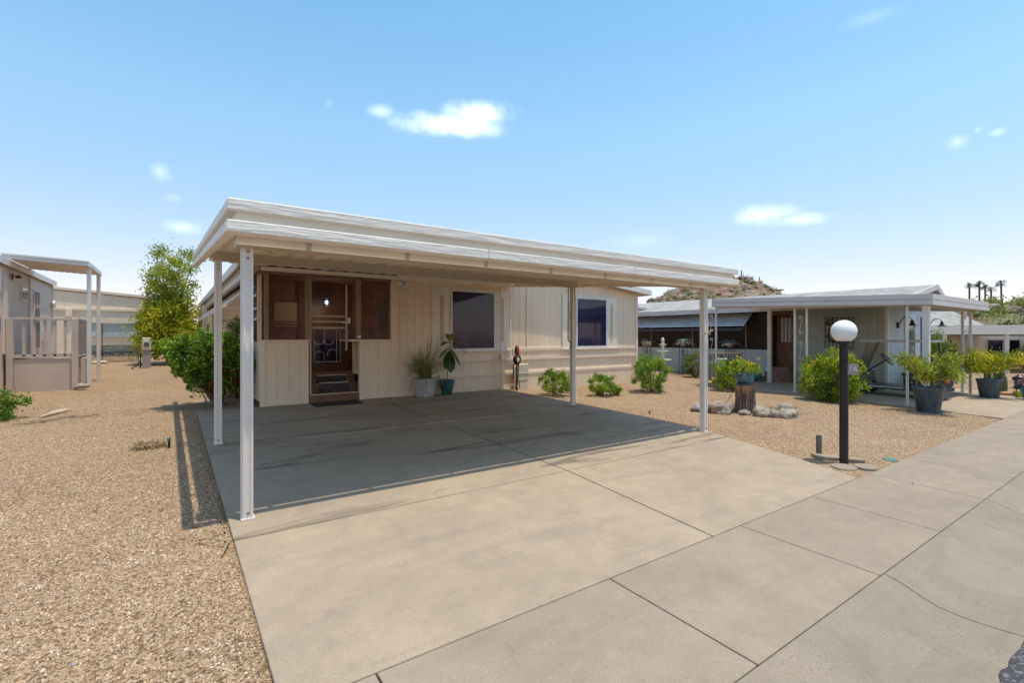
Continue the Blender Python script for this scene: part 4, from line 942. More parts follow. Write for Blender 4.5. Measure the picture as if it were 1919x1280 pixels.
mb = MB(); mb.box(-1.27, 16.79, zb+.90, -1.15, 16.82, zb+.96); mb.build('hood', M['white'], mp)
mb = MB(); mb.tube([(-1.38, 16.9, zb+.5), (-1.38, 16.9, zb)], .02, 6); mb.tube([(-1.38, 16.9, zb+.28), (-1.48, 16.7, zb+.1), (-1.6, 16.4, zb+.02)], .02, 6); mb.build('hose', M['black'], mp)

# ------------------------------------------------------------------ left neighbour
HX = -3.5
nl = thing('neighbour_home', (-6, 10, .2), 'taupe manufactured home with a railed deck at the left edge', 'house')
mb = MB(); sidingy(mb, 6.8, 16.0, .0, 3.02, HX, sgn=1); mb.box(-9.5, 6.8, 0, HX-.08, 6.9, 3.0); mb.box(-9.5, 15.9, 0, HX-.08, 16, 3.0); mb.build('side_wall', M['pink'], nl)
mb = MB(); mb.box(HX-.001, 15.95, .1, HX+.03, 16.02, 3.0); mb.box(HX-.001, 10.2, .1, HX+.03, 10.3, 3.0); mb.build('corner_board', M['pinktrim'], nl)
mb = MB(); mb.prismy([(HX+.07, 3.02), (HX+.07, 3.10), (-6.5, 3.75), (-10, 3.12), (-10, 3.02)], 6.3, 16.08); rf2 = mb.build('roof', M['shingle'], nl)
mb = MB(); mb.box(HX+.071, 6.3, 2.98, HX+.10, 16.08, 3.12); mb.build('eave_trim', M['white'], rf2)
def sidewin(parent, x, y0, y1, z0, z1, mg='glass', trim='pinktrim'):
    mb = MB(); mb.box(x, y0-.06, z0-.06, x+.03, y1+.06, z1+.06); w_ = mb.build('window', M[trim], parent, bevel=.004)
    MB().box(x+.028, y0, z0, x+.036, y1, z1).build('pane', M[mg], w_)
sidewin(nl, HX, 9.0, 10.35, 1.55, 2.85); sidewin(nl, HX, 13.55, 14.1, 1.15, 2.62); sidewin(nl, HX, 12.2, 12.75, 2.35, 2.62, 'paleglass')
mb = MB(); mb.box(HX, 10.62, 1.05, HX+.04, 10.95, 2.75); mb.box(HX, 11.0, 1.05, HX+.03, 11.75, 2.7); dr2 = mb.build('door', M['pinktrim'], nl, bevel=.004)
mb = MB(); mb.box(HX+.03, 11.2, 1.15, HX+.035, 11.6, 2.5); mb.build('door_panel', M['pink'], dr2)
mb = MB(); mb.tube([(HX+.03, 12.95, 1.0), (HX+.03, 12.95, 3.0)], .02, 6); mb.box(HX, 14.6, 1.3, HX+.1, 14.85, 1.6); mb.build('riser_pipe', M['pink'], nl)
wl = thing('wall_lantern', (HX+.1, 10.95, 2.75), 'small dark coach lamp beside the taupe door', 'lamp')
mb = MB(); mb.box(HX+.031, 11.2, 2.74, HX+.06, 11.28, 2.86); mb.lathe([(.02, -.02), (.06, .0), (.05, .03), (.01, .06)], (HX+.14, 11.24, 2.78), 10); mb.build('body', M['black'], wl)
mb = MB(); mb.tube([(HX+.03, 11.24, 2.8), (HX+.14, 11.24, 2.82)], .008, 5); mb.build('arm', M['black'], wl)
mb = MB(); mb.tube([(HX+.035, 15.85, 2.42), (HX+.10, 15.85, 2.42)], .10, 18); tag(mb.build('round_vent', M['white'], at=(HX, 15.85, 2.4)), 'white round vent at the far end of the taupe wall', 'vent')
# deck
dk = thing('entry_deck', (-2.9, 10.75, .22), 'taupe wooden entry deck with slatted rail in front of the left home', 'deck')
zg = .20
mb = MB(); mb.box(-3.34, 10.74, zg-.05, -2.38, 10.80, .93); mb.box(-2.36, 10.82, zg-.05, -2.30, 12.7, .93); mb.build('skirt', M['decktaupe'], dk)
mb = MB()
for i in range(17): mb.box(-3.46, 10.72+i*.12, .955, -2.27, 10.83+i*.12, .99)
mb.build('floor', M['decktaupe'], dk)
for x, y in ((-3.40, 10.74), (-2.33, 10.74), (-2.33, 12.68)):
    MB().box(x-.055, y-.055, zg-.08, x+.055, y+.055, 1.84).build('rail_post', M['decktaupe'], dk, bevel=.005)
mb = MB(); mb.box(-3.345, 10.70, 1.80, -2.385, 10.78, 1.86); mb.box(-2.37, 10.80, 1.80, -2.29, 12.62, 1.86); mb.build('hand_rail', M['decktaupe'], dk, bevel=.004)
for i in range(5):
    x = -3.18+i*.17; MB().box(x-.022, 10.72, .99, x+.022, 10.76, 1.80).build('baluster', M['decktaupe'], dk)
for i in range(14):
    y = 10.92+i*.125; MB().box(-2.35, y-.022, .99, -2.31, y+.022, 1.80).build('baluster', M['decktaupe'], dk)
MB().box(-3.345, 10.72, .99, -2.385, 10.80, 1.03).build('bottom_rail', M['decktaupe'], dk)
mb = MB(); mb.box(-2.25, 10.95, zg, -2.17, 11.02, .93); mb.box(-2.24, 11.0, .86, -2.18, 12.6, .93); mb.build('stair_stringer', M['decktaupe'], dk)
mb = MB(); mb.rock((-2.22, 10.68, .27), (.13, .1, .07), 21); tag(mb.build('yard_rock', M['rock'], at=(-2.2, 10.7, .22), smooth=True), 'pale rock at the foot of the left awning post', 'rock')
al = thing('porch_awning', (-2.8, 12, 3.1), 'flat white edged patio cover over the entry deck of the left home', 'patio cover')
mb = MB(); mb.add([(HX+.05, 10.84, 3.16), (-2.12, 10.84, 3.10), (-2.12, 13.0, 3.10), (HX+.05, 13.0, 3.16), (HX+.05, 10.84, 3.20), (-2.12, 10.84, 3.14), (-2.12, 13.0, 3.14), (HX+.05, 13.0, 3.20)], [(0, 3, 2, 1), (4, 5, 6, 7), (0, 1, 5, 4), (1, 2, 6, 5), (2, 3, 7, 6), (3, 0, 4, 7)])
for i in range(10):
    x = -3.40+i*.13; zp = 3.16-(x-HX-.05)*.0452; mb.box(x-.02, 10.86, zp-.010, x+.02, 12.98, zp+.004)
mb.build('roof_panel', M['pan'], al)
mb = MB(); mb.beam((HX-.05, 10.81, 3.19), (-2.09, 10.81, 3.13), .05, .075); mb.beam((HX-.05, 10.79, 3.25), (-2.09, 10.79, 3.195), .06, .05); mb.beam((-2.085, 10.78, 3.13), (-2.085, 13.03, 3.13), .05, .11); mb.build('fascia', M['white'], al, bevel=.006)
for y in (11.0, 12.84):
    MB().box(-2.15, y-.04, gz(-2, y)-.05, -2.07, y+.04, 3.09).build('post', M['post'], al, bevel=.004)
# far home beyond the yard
fh = thing('rear_home', (-3, 21.4, .4), 'beige manufactured home closing the far end of the left yard', 'house')
mb = MB(); sidingx(mb, -9, -1.5, .2, lambda x: 3.02+(-1.5-x)*.075, 21.4, pitch=.42, gap=.012); mb.box(-1.58, 21.5, .2, -1.5, 30, 3.0); mb.build('wall', M['houseW'], fh)
mb = MB(); mb.box(-9, 21.36, 2.46, -1.52, 21.402, 2.56); mb.box(-1.64, 21.37, .2, -1.49, 21.401, 3.0); mb.build('belt_board', M['houseW'], fh)
mb = MB(); mb.add([(-9, 21.33, 3.62), (-1.2, 21.33, 3.03), (-1.2, 30, 3.03), (-9, 30, 3.62), (-9, 21.33, 3.72), (-1.2, 21.33, 3.13), (-1.2, 30, 3.13), (-9, 30, 3.72)], [(0, 3, 2, 1), (4, 5, 6, 7), (0, 1, 5, 4), (1, 2, 6, 5), (2, 3, 7, 6), (3, 0, 4, 7)])
mb.box(-1.3, 21.35, 2.85, -1.18, 30, 3.03); mb.build('roof', M['tantrim'], fh)
mb = MB(); mb.box(-3.9, 21.3, 2.2, -3.7, 21.36, 2.50); mb.build('wall_box', M['houseW'], fh)
gh = thing('shade_shelter', (-2.3, 20.9, .4), 'pale plastic covered plant shelter against the beige far home', 'shelter'); zg = gz(-2.3, 20.9)
mb = MB()
for x in (-3.15, -2.75, -1.62): mb.tube([(x, 20.75, zg), (x, 20.75, 1.95)], .02, 6)
mb.tube([(-3.2, 20.75, 1.40), (-1.6, 20.75, 1.40)], .022, 6); mb.tube([(-3.2, 20.75, 1.95), (-1.6, 20.75, 1.95)], .022, 6); mb.tube([(-3.2, 20.75, 1.08), (-1.6, 20.75, 1.08)], .016, 6); mb.build('frame', M['steel'], gh)
mb = MB(); mb.box(-3.2, 20.78, 1.42, -1.6, 20.79, 1.94); mb.build('cover', M['cloth'], gh)
mb = MB(); mb.box(-3.2, 20.785, .62, -1.6, 20.79, 1.06); mb.build('netting', M['net'], gh)
mb = MB(); mb.box(-3.2, 20.95, 1.10, -1.6, 20.97, 1.38); mb.build('panel', M['pinktrim'], gh)
wf = MB()
for i in range(34): wf.tube([(-3.15+i*.046, 20.6, zg), (-3.15+i*.046, 20.6, zg+.42)], .005, 4)
for z_ in (.04, .24, .42): wf.tube([(-3.16, 20.6, zg+z_), (-1.6, 20.6, zg+z_)], .007, 4)
tag(wf.build('wire_fence', M['black'], at=(-2.4, 20.6, zg)), 'low black wire garden fence in front of the plant shelter', 'fence')
hm = MB()
for k in range(5): hm.tube([(-2.9+.3*k+.22*math.cos(t*PI/8)-.0, 20.68, zg+.22+(.13+.02*k)*math.sin(t*PI/8)) for t in range(9)], .016, 6)
tag(hm.build('garden_hose', M['dark'], at=(-2.4, 20.68, zg)), 'dark hose looped along the low wire fence', 'hose')
mb = MB(); mb.rock((-2.75, 19.9, zg+.02), (.24, .12, .07), 33); tag(mb.build('yard_rock', M['bleach'], at=(-2.7, 19.9, zg), smooth=True), 'long pale stone on the gravel before the wire fence', 'rock')
wh = thing('white_home', (1.4, 38, .4), 'small pale home far behind the yard between tree and awning', 'house')
mb = MB(); mb.box(.2, 38, .2, 5, 46, 2.05); mb.build('wall', M['houseW'], wh)
mb = MB(); mb.box(.0, 37.7, 2.05, 5.2, 46, 2.2); mb.build('roof', M['white'], wh)
mb = MB(); mb.box(1.05, 37.96, 1.2, 1.75, 38.0, 1.85); mb.build('window', M['glass'], wh)
t2, tips = tree('background_tree', (-9.5, 24, .4), 4.4, 2.0, 51, 'olive tree rising behind the roof of the taupe home', G4, trunk=.14)
g = np.random.default_rng(52); P = np.concatenate([np.array(q)+g.normal(size=(45, 3))*.28 for q in tips]); leaves('crown', P, .2, .09, G4, t2)
pg = MB(); pg.tube([(-3.9, 15.5, 3.1), (-3.9, 15.5, 3.55)], .03, 8); tag(pg.build('vent_pipe', M['steel'], at=(-3.9, 15.5, 3.3)), 'small grey vent pipe on the far end of the taupe roof', 'vent pipe')
# ------------------------------------------------------------------ right neighbour
def spiral(cy, cz, r, a0, turns, n=16, r1=.2): return [(cy+r*(1-(1-r1)*i/n)*math.cos(a0+turns*2*PI*i/n), cz+r*(1-(1-r1)*i/n)*math.sin(a0+turns*2*PI*i/n)) for i in range(n+1)]
def scrolls(mb, x, yc, z0, z1, n=3, w=.09):
    h = (z1-z0)/n
    for i in range(n):
        a, b = z0+h*(i+.12), z0+h*(i+.88)
        p = spiral(yc+w*.15, b-w*.6, w*.58, PI, -1.3)[::-1]+spiral(yc-w*.15, a+w*.6, w*.58, 0, -1.3)
        mb.tube([(x, y, z) for y, z in p], .0055, 4)
nc = thing('neighbour_carport', (14.5, 1.2, 0), 'low flat white carport with scrolled iron posts on the right', 'carport')
def cz(y): return .04*(y+1.14)
mb = MB(); v = []; f = []
prof2 = [(0, 2.30), (0, 2.20), (-.02, 2.19), (-.02, 2.17), (.01, 2.16), (.01, 2.08), (-.04, 2.07), (-.06, 2.30)]
pth = [((12.05, 3.75), (-1, 0)), ((12.05, -1.14), (-1, -1)), ((16.42, -1.14), (1, -1)), ((16.42, .50), (1, 0))]
k = len(prof2)
for (px, py), (sx_, sy_) in pth:
    for o, z in prof2: v.append((px+o*sx_, py+o*sy_, z+cz(py)))
for i in range(3):
    for j in range(k): f.append((i*k+j, i*k+(j+1) % k, (i+1)*k+(j+1) % k, (i+1)*k+j))
f += [tuple(range(k)), tuple(3*k+j for j in range(k))[::-1]]
mb.add(v, f).build('fascia', M['nbwhite'], nc)
mb = MB(); mb.slab([(12.1, -1.08), (16.37, -1.08), (16.37, .5), (15.0, .52), (14.6, 3.75), (12.1, 3.75)], lambda x, y: 2.27+cz(y), .04); mb.build('roof_panel', M['pan'], nc)
mb = MB(); mb.beam((12.18, -1.0, 2.12), (12.18, 3.7, 2.12+cz(2.56)), .06, .11); mb.beam((12.25, -.80, 2.12), (16.36, -.80, 2.12), .06, .11); mb.build('beam', M['post'], nc)
def ironpost(x, y0, y1, name='iron_post', base=None):
    z0 = SL*y0 if base is None else base; z1 = 2.08+cz((y0+y1)/2); mb = MB()
    for y in (y0, y1): mb.box(x-.02, y-.02, z0-.02, x+.02, y+.02, z1)
    scrolls(mb, x, (y0+y1)/2, z0+.1, z1-.15, 3, min(.09, abs(y1-y0)*.38)); return mb.build(name, M['white'], nc)
ironpost(12.17, 3.69, 3.42+.55); ironpost(12.30, 1.62, 1.34); ironpost(12.17, -.98, -.69)
MB().box(12.115, -1.06, -.06, 12.225, -.95, 2.08).build('corner_post', M['post'], nc, bevel=.004)
mb = MB()
for x, y in ((16.33, -.66), (16.05, -.87)): mb.box(x-.027, y-.027, -.05, x+.027, y+.027, 2.10)
scrolls(mb, 16.2, -.77, .9, 1.7, 1, .08); mb.build('iron_post', M['white'], nc)
MB().box(14.0, 3.10, .05, 14.09, 3.19, 2.24).build('porch_post', M['white'], nc)
nh = thing('neighbour_house', (17, 4, 0), 'grey green manufactured home with shingle roof and screened porch on the right', 'house')
mb = MB(); sidingy(mb, .56, 2.85, -.05, 2.3, 15.0, sgn=-1, pitch=.21); mb.build('side_wall', M['greenwall'], nh)
mb = MB(); sidingx(mb, 15.0, 18.5, -.1, lambda x: 2.24+.19*min(x-14.6, 17.6-14.6)-(.42*(x-17.6) if x > 17.6 else 0), .55, pitch=.21, back=.1); mb.box(18.42, .65, -.1, 18.5, 10, 2.3); mb.build('front_wall', M['bluewall'], nh)
mb = MB(); mb.box(14.985, .53, -.05, 15.06, .60, 2.28); mb.build('corner_board', M['white'], nh)
mb = MB()
mb.add([(14.5, .2, 2.27), (17.6, .2, 2.86), (17.6, 11.2, 2.90), (14.5, 11.2, 2.31), (14.5, .2, 2.34), (17.6, .2, 2.93), (17.6, 11.2, 2.97), (14.5, 11.2, 2.38)], [(0, 3, 2, 1), (4, 5, 6, 7), (0, 1, 5, 4), (1, 2, 6, 5), (2, 3, 7, 6), (3, 0, 4, 7)])
mb.add([(17.6, .2, 2.86), (18.8, .2, 2.30), (18.8, 11.2, 2.34), (17.6, 11.2, 2.90), (17.6, .2, 2.93), (18.8, .2, 2.37), (18.8, 11.2, 2.41), (17.6, 11.2, 2.97)], [(0, 3, 2, 1), (4, 5, 6, 7), (0, 1, 5, 4), (1, 2, 6, 5), (3, 0, 4, 7)])
nr = mb.build('roof', M['shingle'], nh)
mb = MB(); mb.beam((14.5, .17, 2.27), (17.6, .17, 2.865), .05, .15); mb.beam((17.6, .17, 2.865), (18.82, .17, 2.305), .05, .15); mb.box(14.44, .2, 2.20, 14.50, 11.2, 2.355)
mb.build('rake_board', M['nbwhite'], nr)
rs = thing('roof_vent', (15.3, 8.9, 2.6), 'white solar attic vent sitting on the neighbouring shingle roof', 'roof vent')
mb = MB(); mb.lathe([(.20, 0), (.24, .05), (.24, .13), (.17, .17)], (15.2, 8.95, 2.5), 16); mb.build('hood', M['white'], rs)
mb = MB(); mb.beam((15.05, 8.85, 2.72), (15.3, 9.05, 2.93), .42, .03); mb.build('solar_panel', M['white'], rs); mb = MB(); mb.beam((15.075, 8.86, 2.755), (15.255, 9.01, 2.91), .30, .01); mb.build('cell', M['awngrey'], rs)
# porch: knee wall, dark screen, backing, door, steps
mb = MB()
for a, b in ((3.66, 4.35), (4.42, 6.35), (6.42, 8.2), (8.26, 10.6)): mb.box(14.96, a, -.05, 15.02, b, 1.0)
mb.box(14.985, 3.66, -.05, 15.015, 10.6, .99); mb.build('knee_wall', M['knee'], nh)
MB().box(15.0, 3.66, 1.0, 15.01, 10.6, 2.30).build('porch_screen', M['screen2'], nh)
for y in (3.62, 4.37, 6.37, 8.22): MB().box(14.97, y, 1.0, 15.04, y+.05, 2.3).build('porch_stud', M['brick'], nh)
mb = MB(); mb.box(16.2, 2.9, 0, 16.25, 10.6, 2.5); mb.box(15.02, 2.86, 0, 16.2, 2.91, 2.5); mb.build('porch_rear_wall', M['inner'], nh)
mb = MB(); mb.box(15.0, 2.86, 0, 15.05, 2.98, 2.28); mb.box(15.0, 3.56, 0, 15.05, 3.655, 2.28); mb.box(15.0, 2.981, 2.1, 15.05, 3.559, 2.28); mb.box(15.3, 2.98, .35, 15.34, 3.56, 2.1); nd = mb.build('door', M['innerd'], nh)
mb = MB(); mb.box(15.27, 3.10, 1.25, 15.299, 3.44, 2.02); mb.build('curtained_pane', M['cream'], nd)
mb = MB()
for y in (3.1, 3.21, 3.32, 3.43): mb.box(15.25, y-.008, 1.25, 15.27, y+.008, 2.02)
mb.build('window_bar', M['black'], nd)
mb = MB()
for i in range(3): mb.box(14.35+.22*i, 2.95, .06+.0*i, 14.57+.22*i, 3.58, .20+.14*i)
ss = mb.build('entry_step', M['brick'], nh); mb = MB()
for i in range(3): mb.box(14.34+.22*i, 3.581, .05, 14.57+.22*i, 3.64, .21+.14*i)
mb.build('stringer', M['white'], ss)
na = thing('slatted_awning', (14.7, 6.5, 2), 'long grey slatted metal awning over the neighbouring porch', 'awning')
mb = MB(); n = 6
for i in range(n):
    t = i/n; x = ln(14.92, 14.38, t); z_ = ln(2.17, 1.73, t); mb.add([(x, 4.15, z_), (x-.046, 4.15, z_-.036), (x-.046, 10.4, z_-.036), (x, 10.4, z_), (x, 4.15, z_+.02), (x-.046, 4.15, z_-.022), (x-.046, 10.4, z_-.022), (x, 10.4, z_+.02)], [(0, 1, 2, 3), (4, 7, 6, 5), (0, 4, 5, 1), (1, 5, 6, 2), (2, 6, 7, 3), (3, 7, 4, 0)])
mb.build('slat', M['awngrey'], na)
MB().box(14.345, 4.15, 1.61, 14.365, 10.4, 1.70).build('valance', M['awnblack'], na)
for y in (4.17, 6.2, 8.3, 10.36): MB().beam((14.94, y, 2.13), (14.36, y, 1.68), .03, .03).build('rafter', M['awnblack'], na)
tr = thing('wall_trellis', (14.97, 1.7, 1.5), 'black iron grid trellis on the grey green side wall', 'trellis')
mb = MB()
for i in range(8): mb.box(14.965, 1.32+i*.10, 1.08, 14.977, 1.332+i*.10, 1.98)
for z_ in (1.10, 1.27, 1.45, 1.62, 1.80, 1.95): mb.box(14.953, 1.28, z_, 14.9645, 2.06, z_+.012)
mb.build('grid', M['black'], tr)
wr = MB(); g = np.random.default_rng(6)
for cy, cz_, r in ((1.90, 1.83, .07), (1.80, 1.44, .13)):
    for i in range(60):
        a = g.uniform(0, 2*PI); b = a+g.uniform(.2, .5); wr.tube([(14.94+g.normal()*.012, cy+r*math.cos(a)*g.uniform(.8, 1.2), cz_+r*math.sin(a)*g.uniform(.8, 1.2)), (14.93, cy+r*math.cos(b)*1.25, cz_+r*math.sin(b)*1.25)], .008, 4)
tag(wr.build('wreath', M['wreath'], at=(14.94, 1.8, 1.5)), 'dark dried wreath hung on the black wall trellis', 'wreath')
def gooseneck(x, lab):
    o = thing('gooseneck_lamp', (x, .5, 1.75), lab, 'lamp', 'gooseneck lamps on the blue wall')
    mb = MB(); mb.box(x-.05, .50, 1.66, x+.05, .548, 1.82); mb.tube([(x, .50, 1.78), (x, .42, 1.93), (x, .33, 1.97), (x, .24, 1.93), (x, .22, 1.86)], .012, 6); mb.build('bracket', M['black'], o)
    mb = MB(); mb.lathe([(.035, .13), (.045, .06), (.06, .02), (.125, -.01), (.12, -.02), (.04, 0)], (x, .22, 1.74), 16); mb.build('lamp_shade', M['black'], o)
gooseneck(15.72, 'black gooseneck lamp on the pale blue wall left of the corner posts'); gooseneck(18.25, 'black gooseneck lamp at the far right end of the pale blue wall')
mb = MB(); mb.box(16.25, .52, .05, 17.15, .548, 2.05); dw = mb.build('door', M['white'], nh); MB().box(16.38, .51, .35, 17.02, .522, 1.9).build('pane', M['paleglass'], dw)
mb = MB(); mb.box(17.6, .53, .2, 17.75, .548, 2.0); mb.build('shutter', mat('maroon_shutter', (.16, .04, .05), .6), nh)
# fountain and agave stands
fx_, fy_ = 11.95, 5.35; z = gz(fx_, fy_)
fo = thing('tiered_fountain', (fx_, fy_, z), 'white three-tier stone fountain behind the large corner shrub', 'fountain')
mb = MB(); mb.lathe([(.16, 0), (.14, .1), (.08, .16), (.07, .5), (.11, .58)], (fx_, fy_, z), 20); mb.lathe([(.06, .62), (.05, .75), (.075, .88)], (fx_, fy_, z), 20); mb.lathe([(.045, .92), (.04, 1.0), (.06, 1.08)], (fx_, fy_, z), 20); mb.build('pedestal', M['stone'], fo)
for r, h, zz_ in ((.27, .085, .57), (.185, .075, .85), (.12, .065, 1.06)): MB().lathe([(.04, 0), (r*.6, h*.25), (r*.95, h*.8), (r, h), (r*.93, h), (r*.8, h*.75), (.03, h*.6)], (fx_, fy_, z+zz_), 28).build('bowl', M['stone'], fo, smooth=True)
mb = MB(); mb.lathe([(.03, 1.10), (.055, 1.15), (.035, 1.19), (.055, 1.23), (.045, 1.29), (.02, 1.33)], (fx_, fy_, z), 16); mb.build('finial', M['stone'], fo)
def agave(c, n, L, seed):
    mb = MB(); g = np.random.default_rng(seed)
    for i in range(n):
        a = g.uniform(0, 2*PI); el = g.uniform(.2, 1.2); l = L*g.uniform(.7, 1.1); d = Vector((math.cos(a)*math.cos(el), math.sin(a)*math.cos(el), math.sin(el))); s_ = d.cross(Vector((0, 0, 1))).normalized()
        v = []
        for k in range(5):
            t = k/4; w_ = .022*(1-t*.85)*(1.2 if k else .8); p = Vector(c)+d*l*t+Vector((0, 0, -l*.55*t*t)); v += [p-s_*w_, p+Vector((0, 0, -.006)), p+s_*w_]
        mb.add(v, [(3*k+j, 3*k+j+1, 3*k+4+j, 3*k+3+j) for k in range(4) for j in (0, 1)])
    return mb
def stand(x, y, ztop, lab, wood=False):
    zq = gz(x, y); o = thing('plant_stand', (x, y, zq), lab, 'plant stand'); mb = MB()
    for dx, dy in ((-.1, -.1), (.1, -.1), (.1, .1), (-.1, .1)): mb.tube([(x+dx, y+dy, zq), (x+dx*.9, y+dy*.9, ztop)], .011, 5)
    for s_ in (-.1, .1): scrolls(mb, x+s_, y, zq+.1, ztop-.1, 3, .06)
    mb.box(x-.11, y-.11, ztop-.01, x+.11, y+.11, ztop+.008); mb.build('frame', M['black'], o); return o
stand(13.95, 6.05, 1.08, 'tall black scrolled plant stand holding the drooping blue agave')
ag = thing('potted_agave', (13.95, 6.05, 1.09), 'drooping blue agave in a pot on the black scrolled stand', 'potted plant')
MB().lathe([(.08, 0), (.11, .14), (.115, .15), (.09, .13)], (13.95, 6.05, 1.09), 16).build('pot', M['terra'], ag); agave((13.95, 6.05, 1.22), 40, .42, 1).build('leaves', M['agave'], ag, smooth=True, fix=False)
stand(14.3, 7.9, 1.03, 'black plant stand under the wicker basket left of the fountain')
ag = thing('potted_agave', (14.3, 7.9, 1.04), 'spiky plant in a wicker basket left of the white fountain', 'potted plant')
MB().lathe([(.14, 0), (.19, .05), (.19, .17), (.17, .18), (.15, .14)], (14.3, 7.9, 1.04), 18).build('basket', M['dry'], ag); agave((14.3, 7.9, 1.18), 22, .4, 2).build('leaves', M['agave'], ag, smooth=True, fix=False)
stand(14.55, 4.7, 1.06, 'black plant stand under the grey agave with an orange pot')
ag = thing('potted_agave', (14.55, 4.7, 1.07), 'shaggy grey agave in an orange pot above the wooden side table', 'potted plant')
MB().lathe([(.07, 0), (.13, .1), (.13, .15), (.09, .13)], (14.55, 4.7, 1.07), 16).build('pot', M['terra'], ag); agave((14.55, 4.7, 1.2), 44, .42, 3).build('leaves', M['agave'], ag, smooth=True, fix=False)
bt = thing('side_table', (13.55, 4.25, .08), 'tan board side table in front of the neighbouring knee wall', 'table')
mb = MB(); mb.beam((13.28, 4.62, .90), (13.80, 3.88, .90), .32, .04); mb.build('table_top', M['timber'], bt)
for a in ((13.28, 4.6), (13.78, 3.92)): MB().box(a[0]-.03, a[1]-.03, .05, a[0]+.03, a[1]+.03, .88).build('leg', M['timber'], bt)
MB().beam((13.42, 4.40, .12), (13.42, 4.40, .86), .2, .2).build('support', M['timber'], bt)
mb = MB(); mb.beam((13.12, 4.33, .62), (13.32, 4.05, .62), .2, .28); tag(mb.build('storage_box', M['knee'], at=(13.2, 4.2, .48), bevel=.02), 'pale grey panelled box beside the tan side table', 'box')
MB
bush('shrub', (13.6, 5.3, gz(13, 5.3)), (.42, .42, .74), 60, 60, .06, .024, G4, 'grey green shrub behind the front right carport post', 61, None, .05)
bush('lantana', (11.85, 3.12, gz(11.8, 3.1)), (.46, .44, .66), 75, 70, .05, .03, G5, 'yellow green shrub left of the stump below the side table', 62, None, .05, cat='bush', flowers=14)
bush('lantana', (11.62, .52, gz(11.5, .5)), (.62, .66, .95), 150, 95, .052, .03, G5, 'large lantana with orange blooms behind the lamp post', 63, None, .062, cat='bush', flowers=110, n=60)
gp = thing('round_pot', (14.45, 3.75, .08), 'dark green round pot on the porch slab behind the blue bowl', 'planter')
MB().lathe([(.12, 0), (.21, .12), (.23, .24), (.19, .26)], (14.1, 3.65, .07), 20).build('body', M['jade'], gp, smooth=True)
# golf cart
ct = thing('golf_cart', (14.0, -.05, 0), 'small dark golf cart with a cream canopy under the right carport', 'golf cart')
def cb(x0, y0, z0, x1, y1, z1, nm, m, par=None, bv=.02): return MB().box(x0, y0, z0, x1, y1, z1).build(nm, M[m], par or ct, bevel=bv)
cb(13.62, -.95, .16, 14.38, .92, .26, 'chassis', 'navy'); cb(13.63, -.94, .26, 14.37, -.18, .50, 'body', 'navy', bv=.05)
mb = MB(); mb.prismx([(.60, .26), (.95, .26), (.95, .40), (.82, .56), (.60, .62)], 13.63, 14.37); mb.build('cowl', M['navy'], ct, bevel=.03)
cb(13.66, -.62, .50, 14.34, -.14, .58, 'seat', 'seat', bv=.03); MB().beam((14.0, -.62, .58), (14.0, -.72, .92), .66, .07, up=(0, 1, 0)).build('backrest', M['seat'], ct, bevel=.02)
mb = MB(); mb.box(13.6, -.72, 1.31, 14.4, .68, 1.35); mb.box(13.58, -.74, 1.295, 14.42, .70, 1.318); mb.build('canopy', M['cream'], ct, bevel=.012)
for x in (13.65, 14.35):
    mb = MB(); mb.beam((x, .78, .56), (x, .52, 1.30), .03, .03); mb.build('windshield_post', M['timber'], ct); mb = MB(); mb.beam((x, -.75, .5), (x, -.66, 1.3), .03, .03); mb.build('rear_post', M['black'], ct)
mb = MB(); mb.add([(13.67, .775, .58), (14.33, .775, .58), (14.33, .53, 1.27), (13.67, .53, 1.27), (13.67, .785, .58), (14.33, .785, .58), (14.33, .54, 1.27), (13.67, .54, 1.27)], [(0, 1, 2, 3), (7, 6, 5, 4), (0, 4, 5, 1), (1, 5, 6, 2), (2, 6, 7, 3), (3, 7, 4, 0)]); mb.build('windshield', screenmat('cart_windshield', (.10, .12, .05), .5), ct)
sw = MB(); c = Vector((13.78, .16, .88)); ax = Vector((0, -.75, .66)).normalized(); u_ = Vector((1, 0, 0)); w_ = ax.cross(u_)
sw.tube([tuple(c+(u_*math.cos(t*PI/12)+w_*math.sin(t*PI/12))*.17) for t in range(25)], .014, 6)
for t in (0, 8, 16): sw.tube([tuple(c), tuple(c+(u_*math.cos(t*PI/12)+w_*math.sin(t*PI/12))*.17)], .010, 5)
sw.tube([tuple(c), (13.82, .62, .55)], .018, 6); sw.build('steering_wheel', M['black'], ct)
cb(13.60, -.2, .20, 13.625, .6, .235, 'sill_trim', 'cream', bv=.005); cb(13.6, -.98, .38, 13.9, -.945, .46, 'tail_light', 'red', bv=.01)
for x, y in ((13.62, -.62), (13.62, .70), (14.28, -.62), (14.28, .70)):
    mb = MB(); mb.tube([(x, y, .165), (x+.12, y, .165)], .165, 20); wq = mb.build('wheel', M['dark'], ct); MB().tube([(x-.006, y, .165), (x+.02, y, .165)], .085, 14).build('rim', M['stone'], wq)
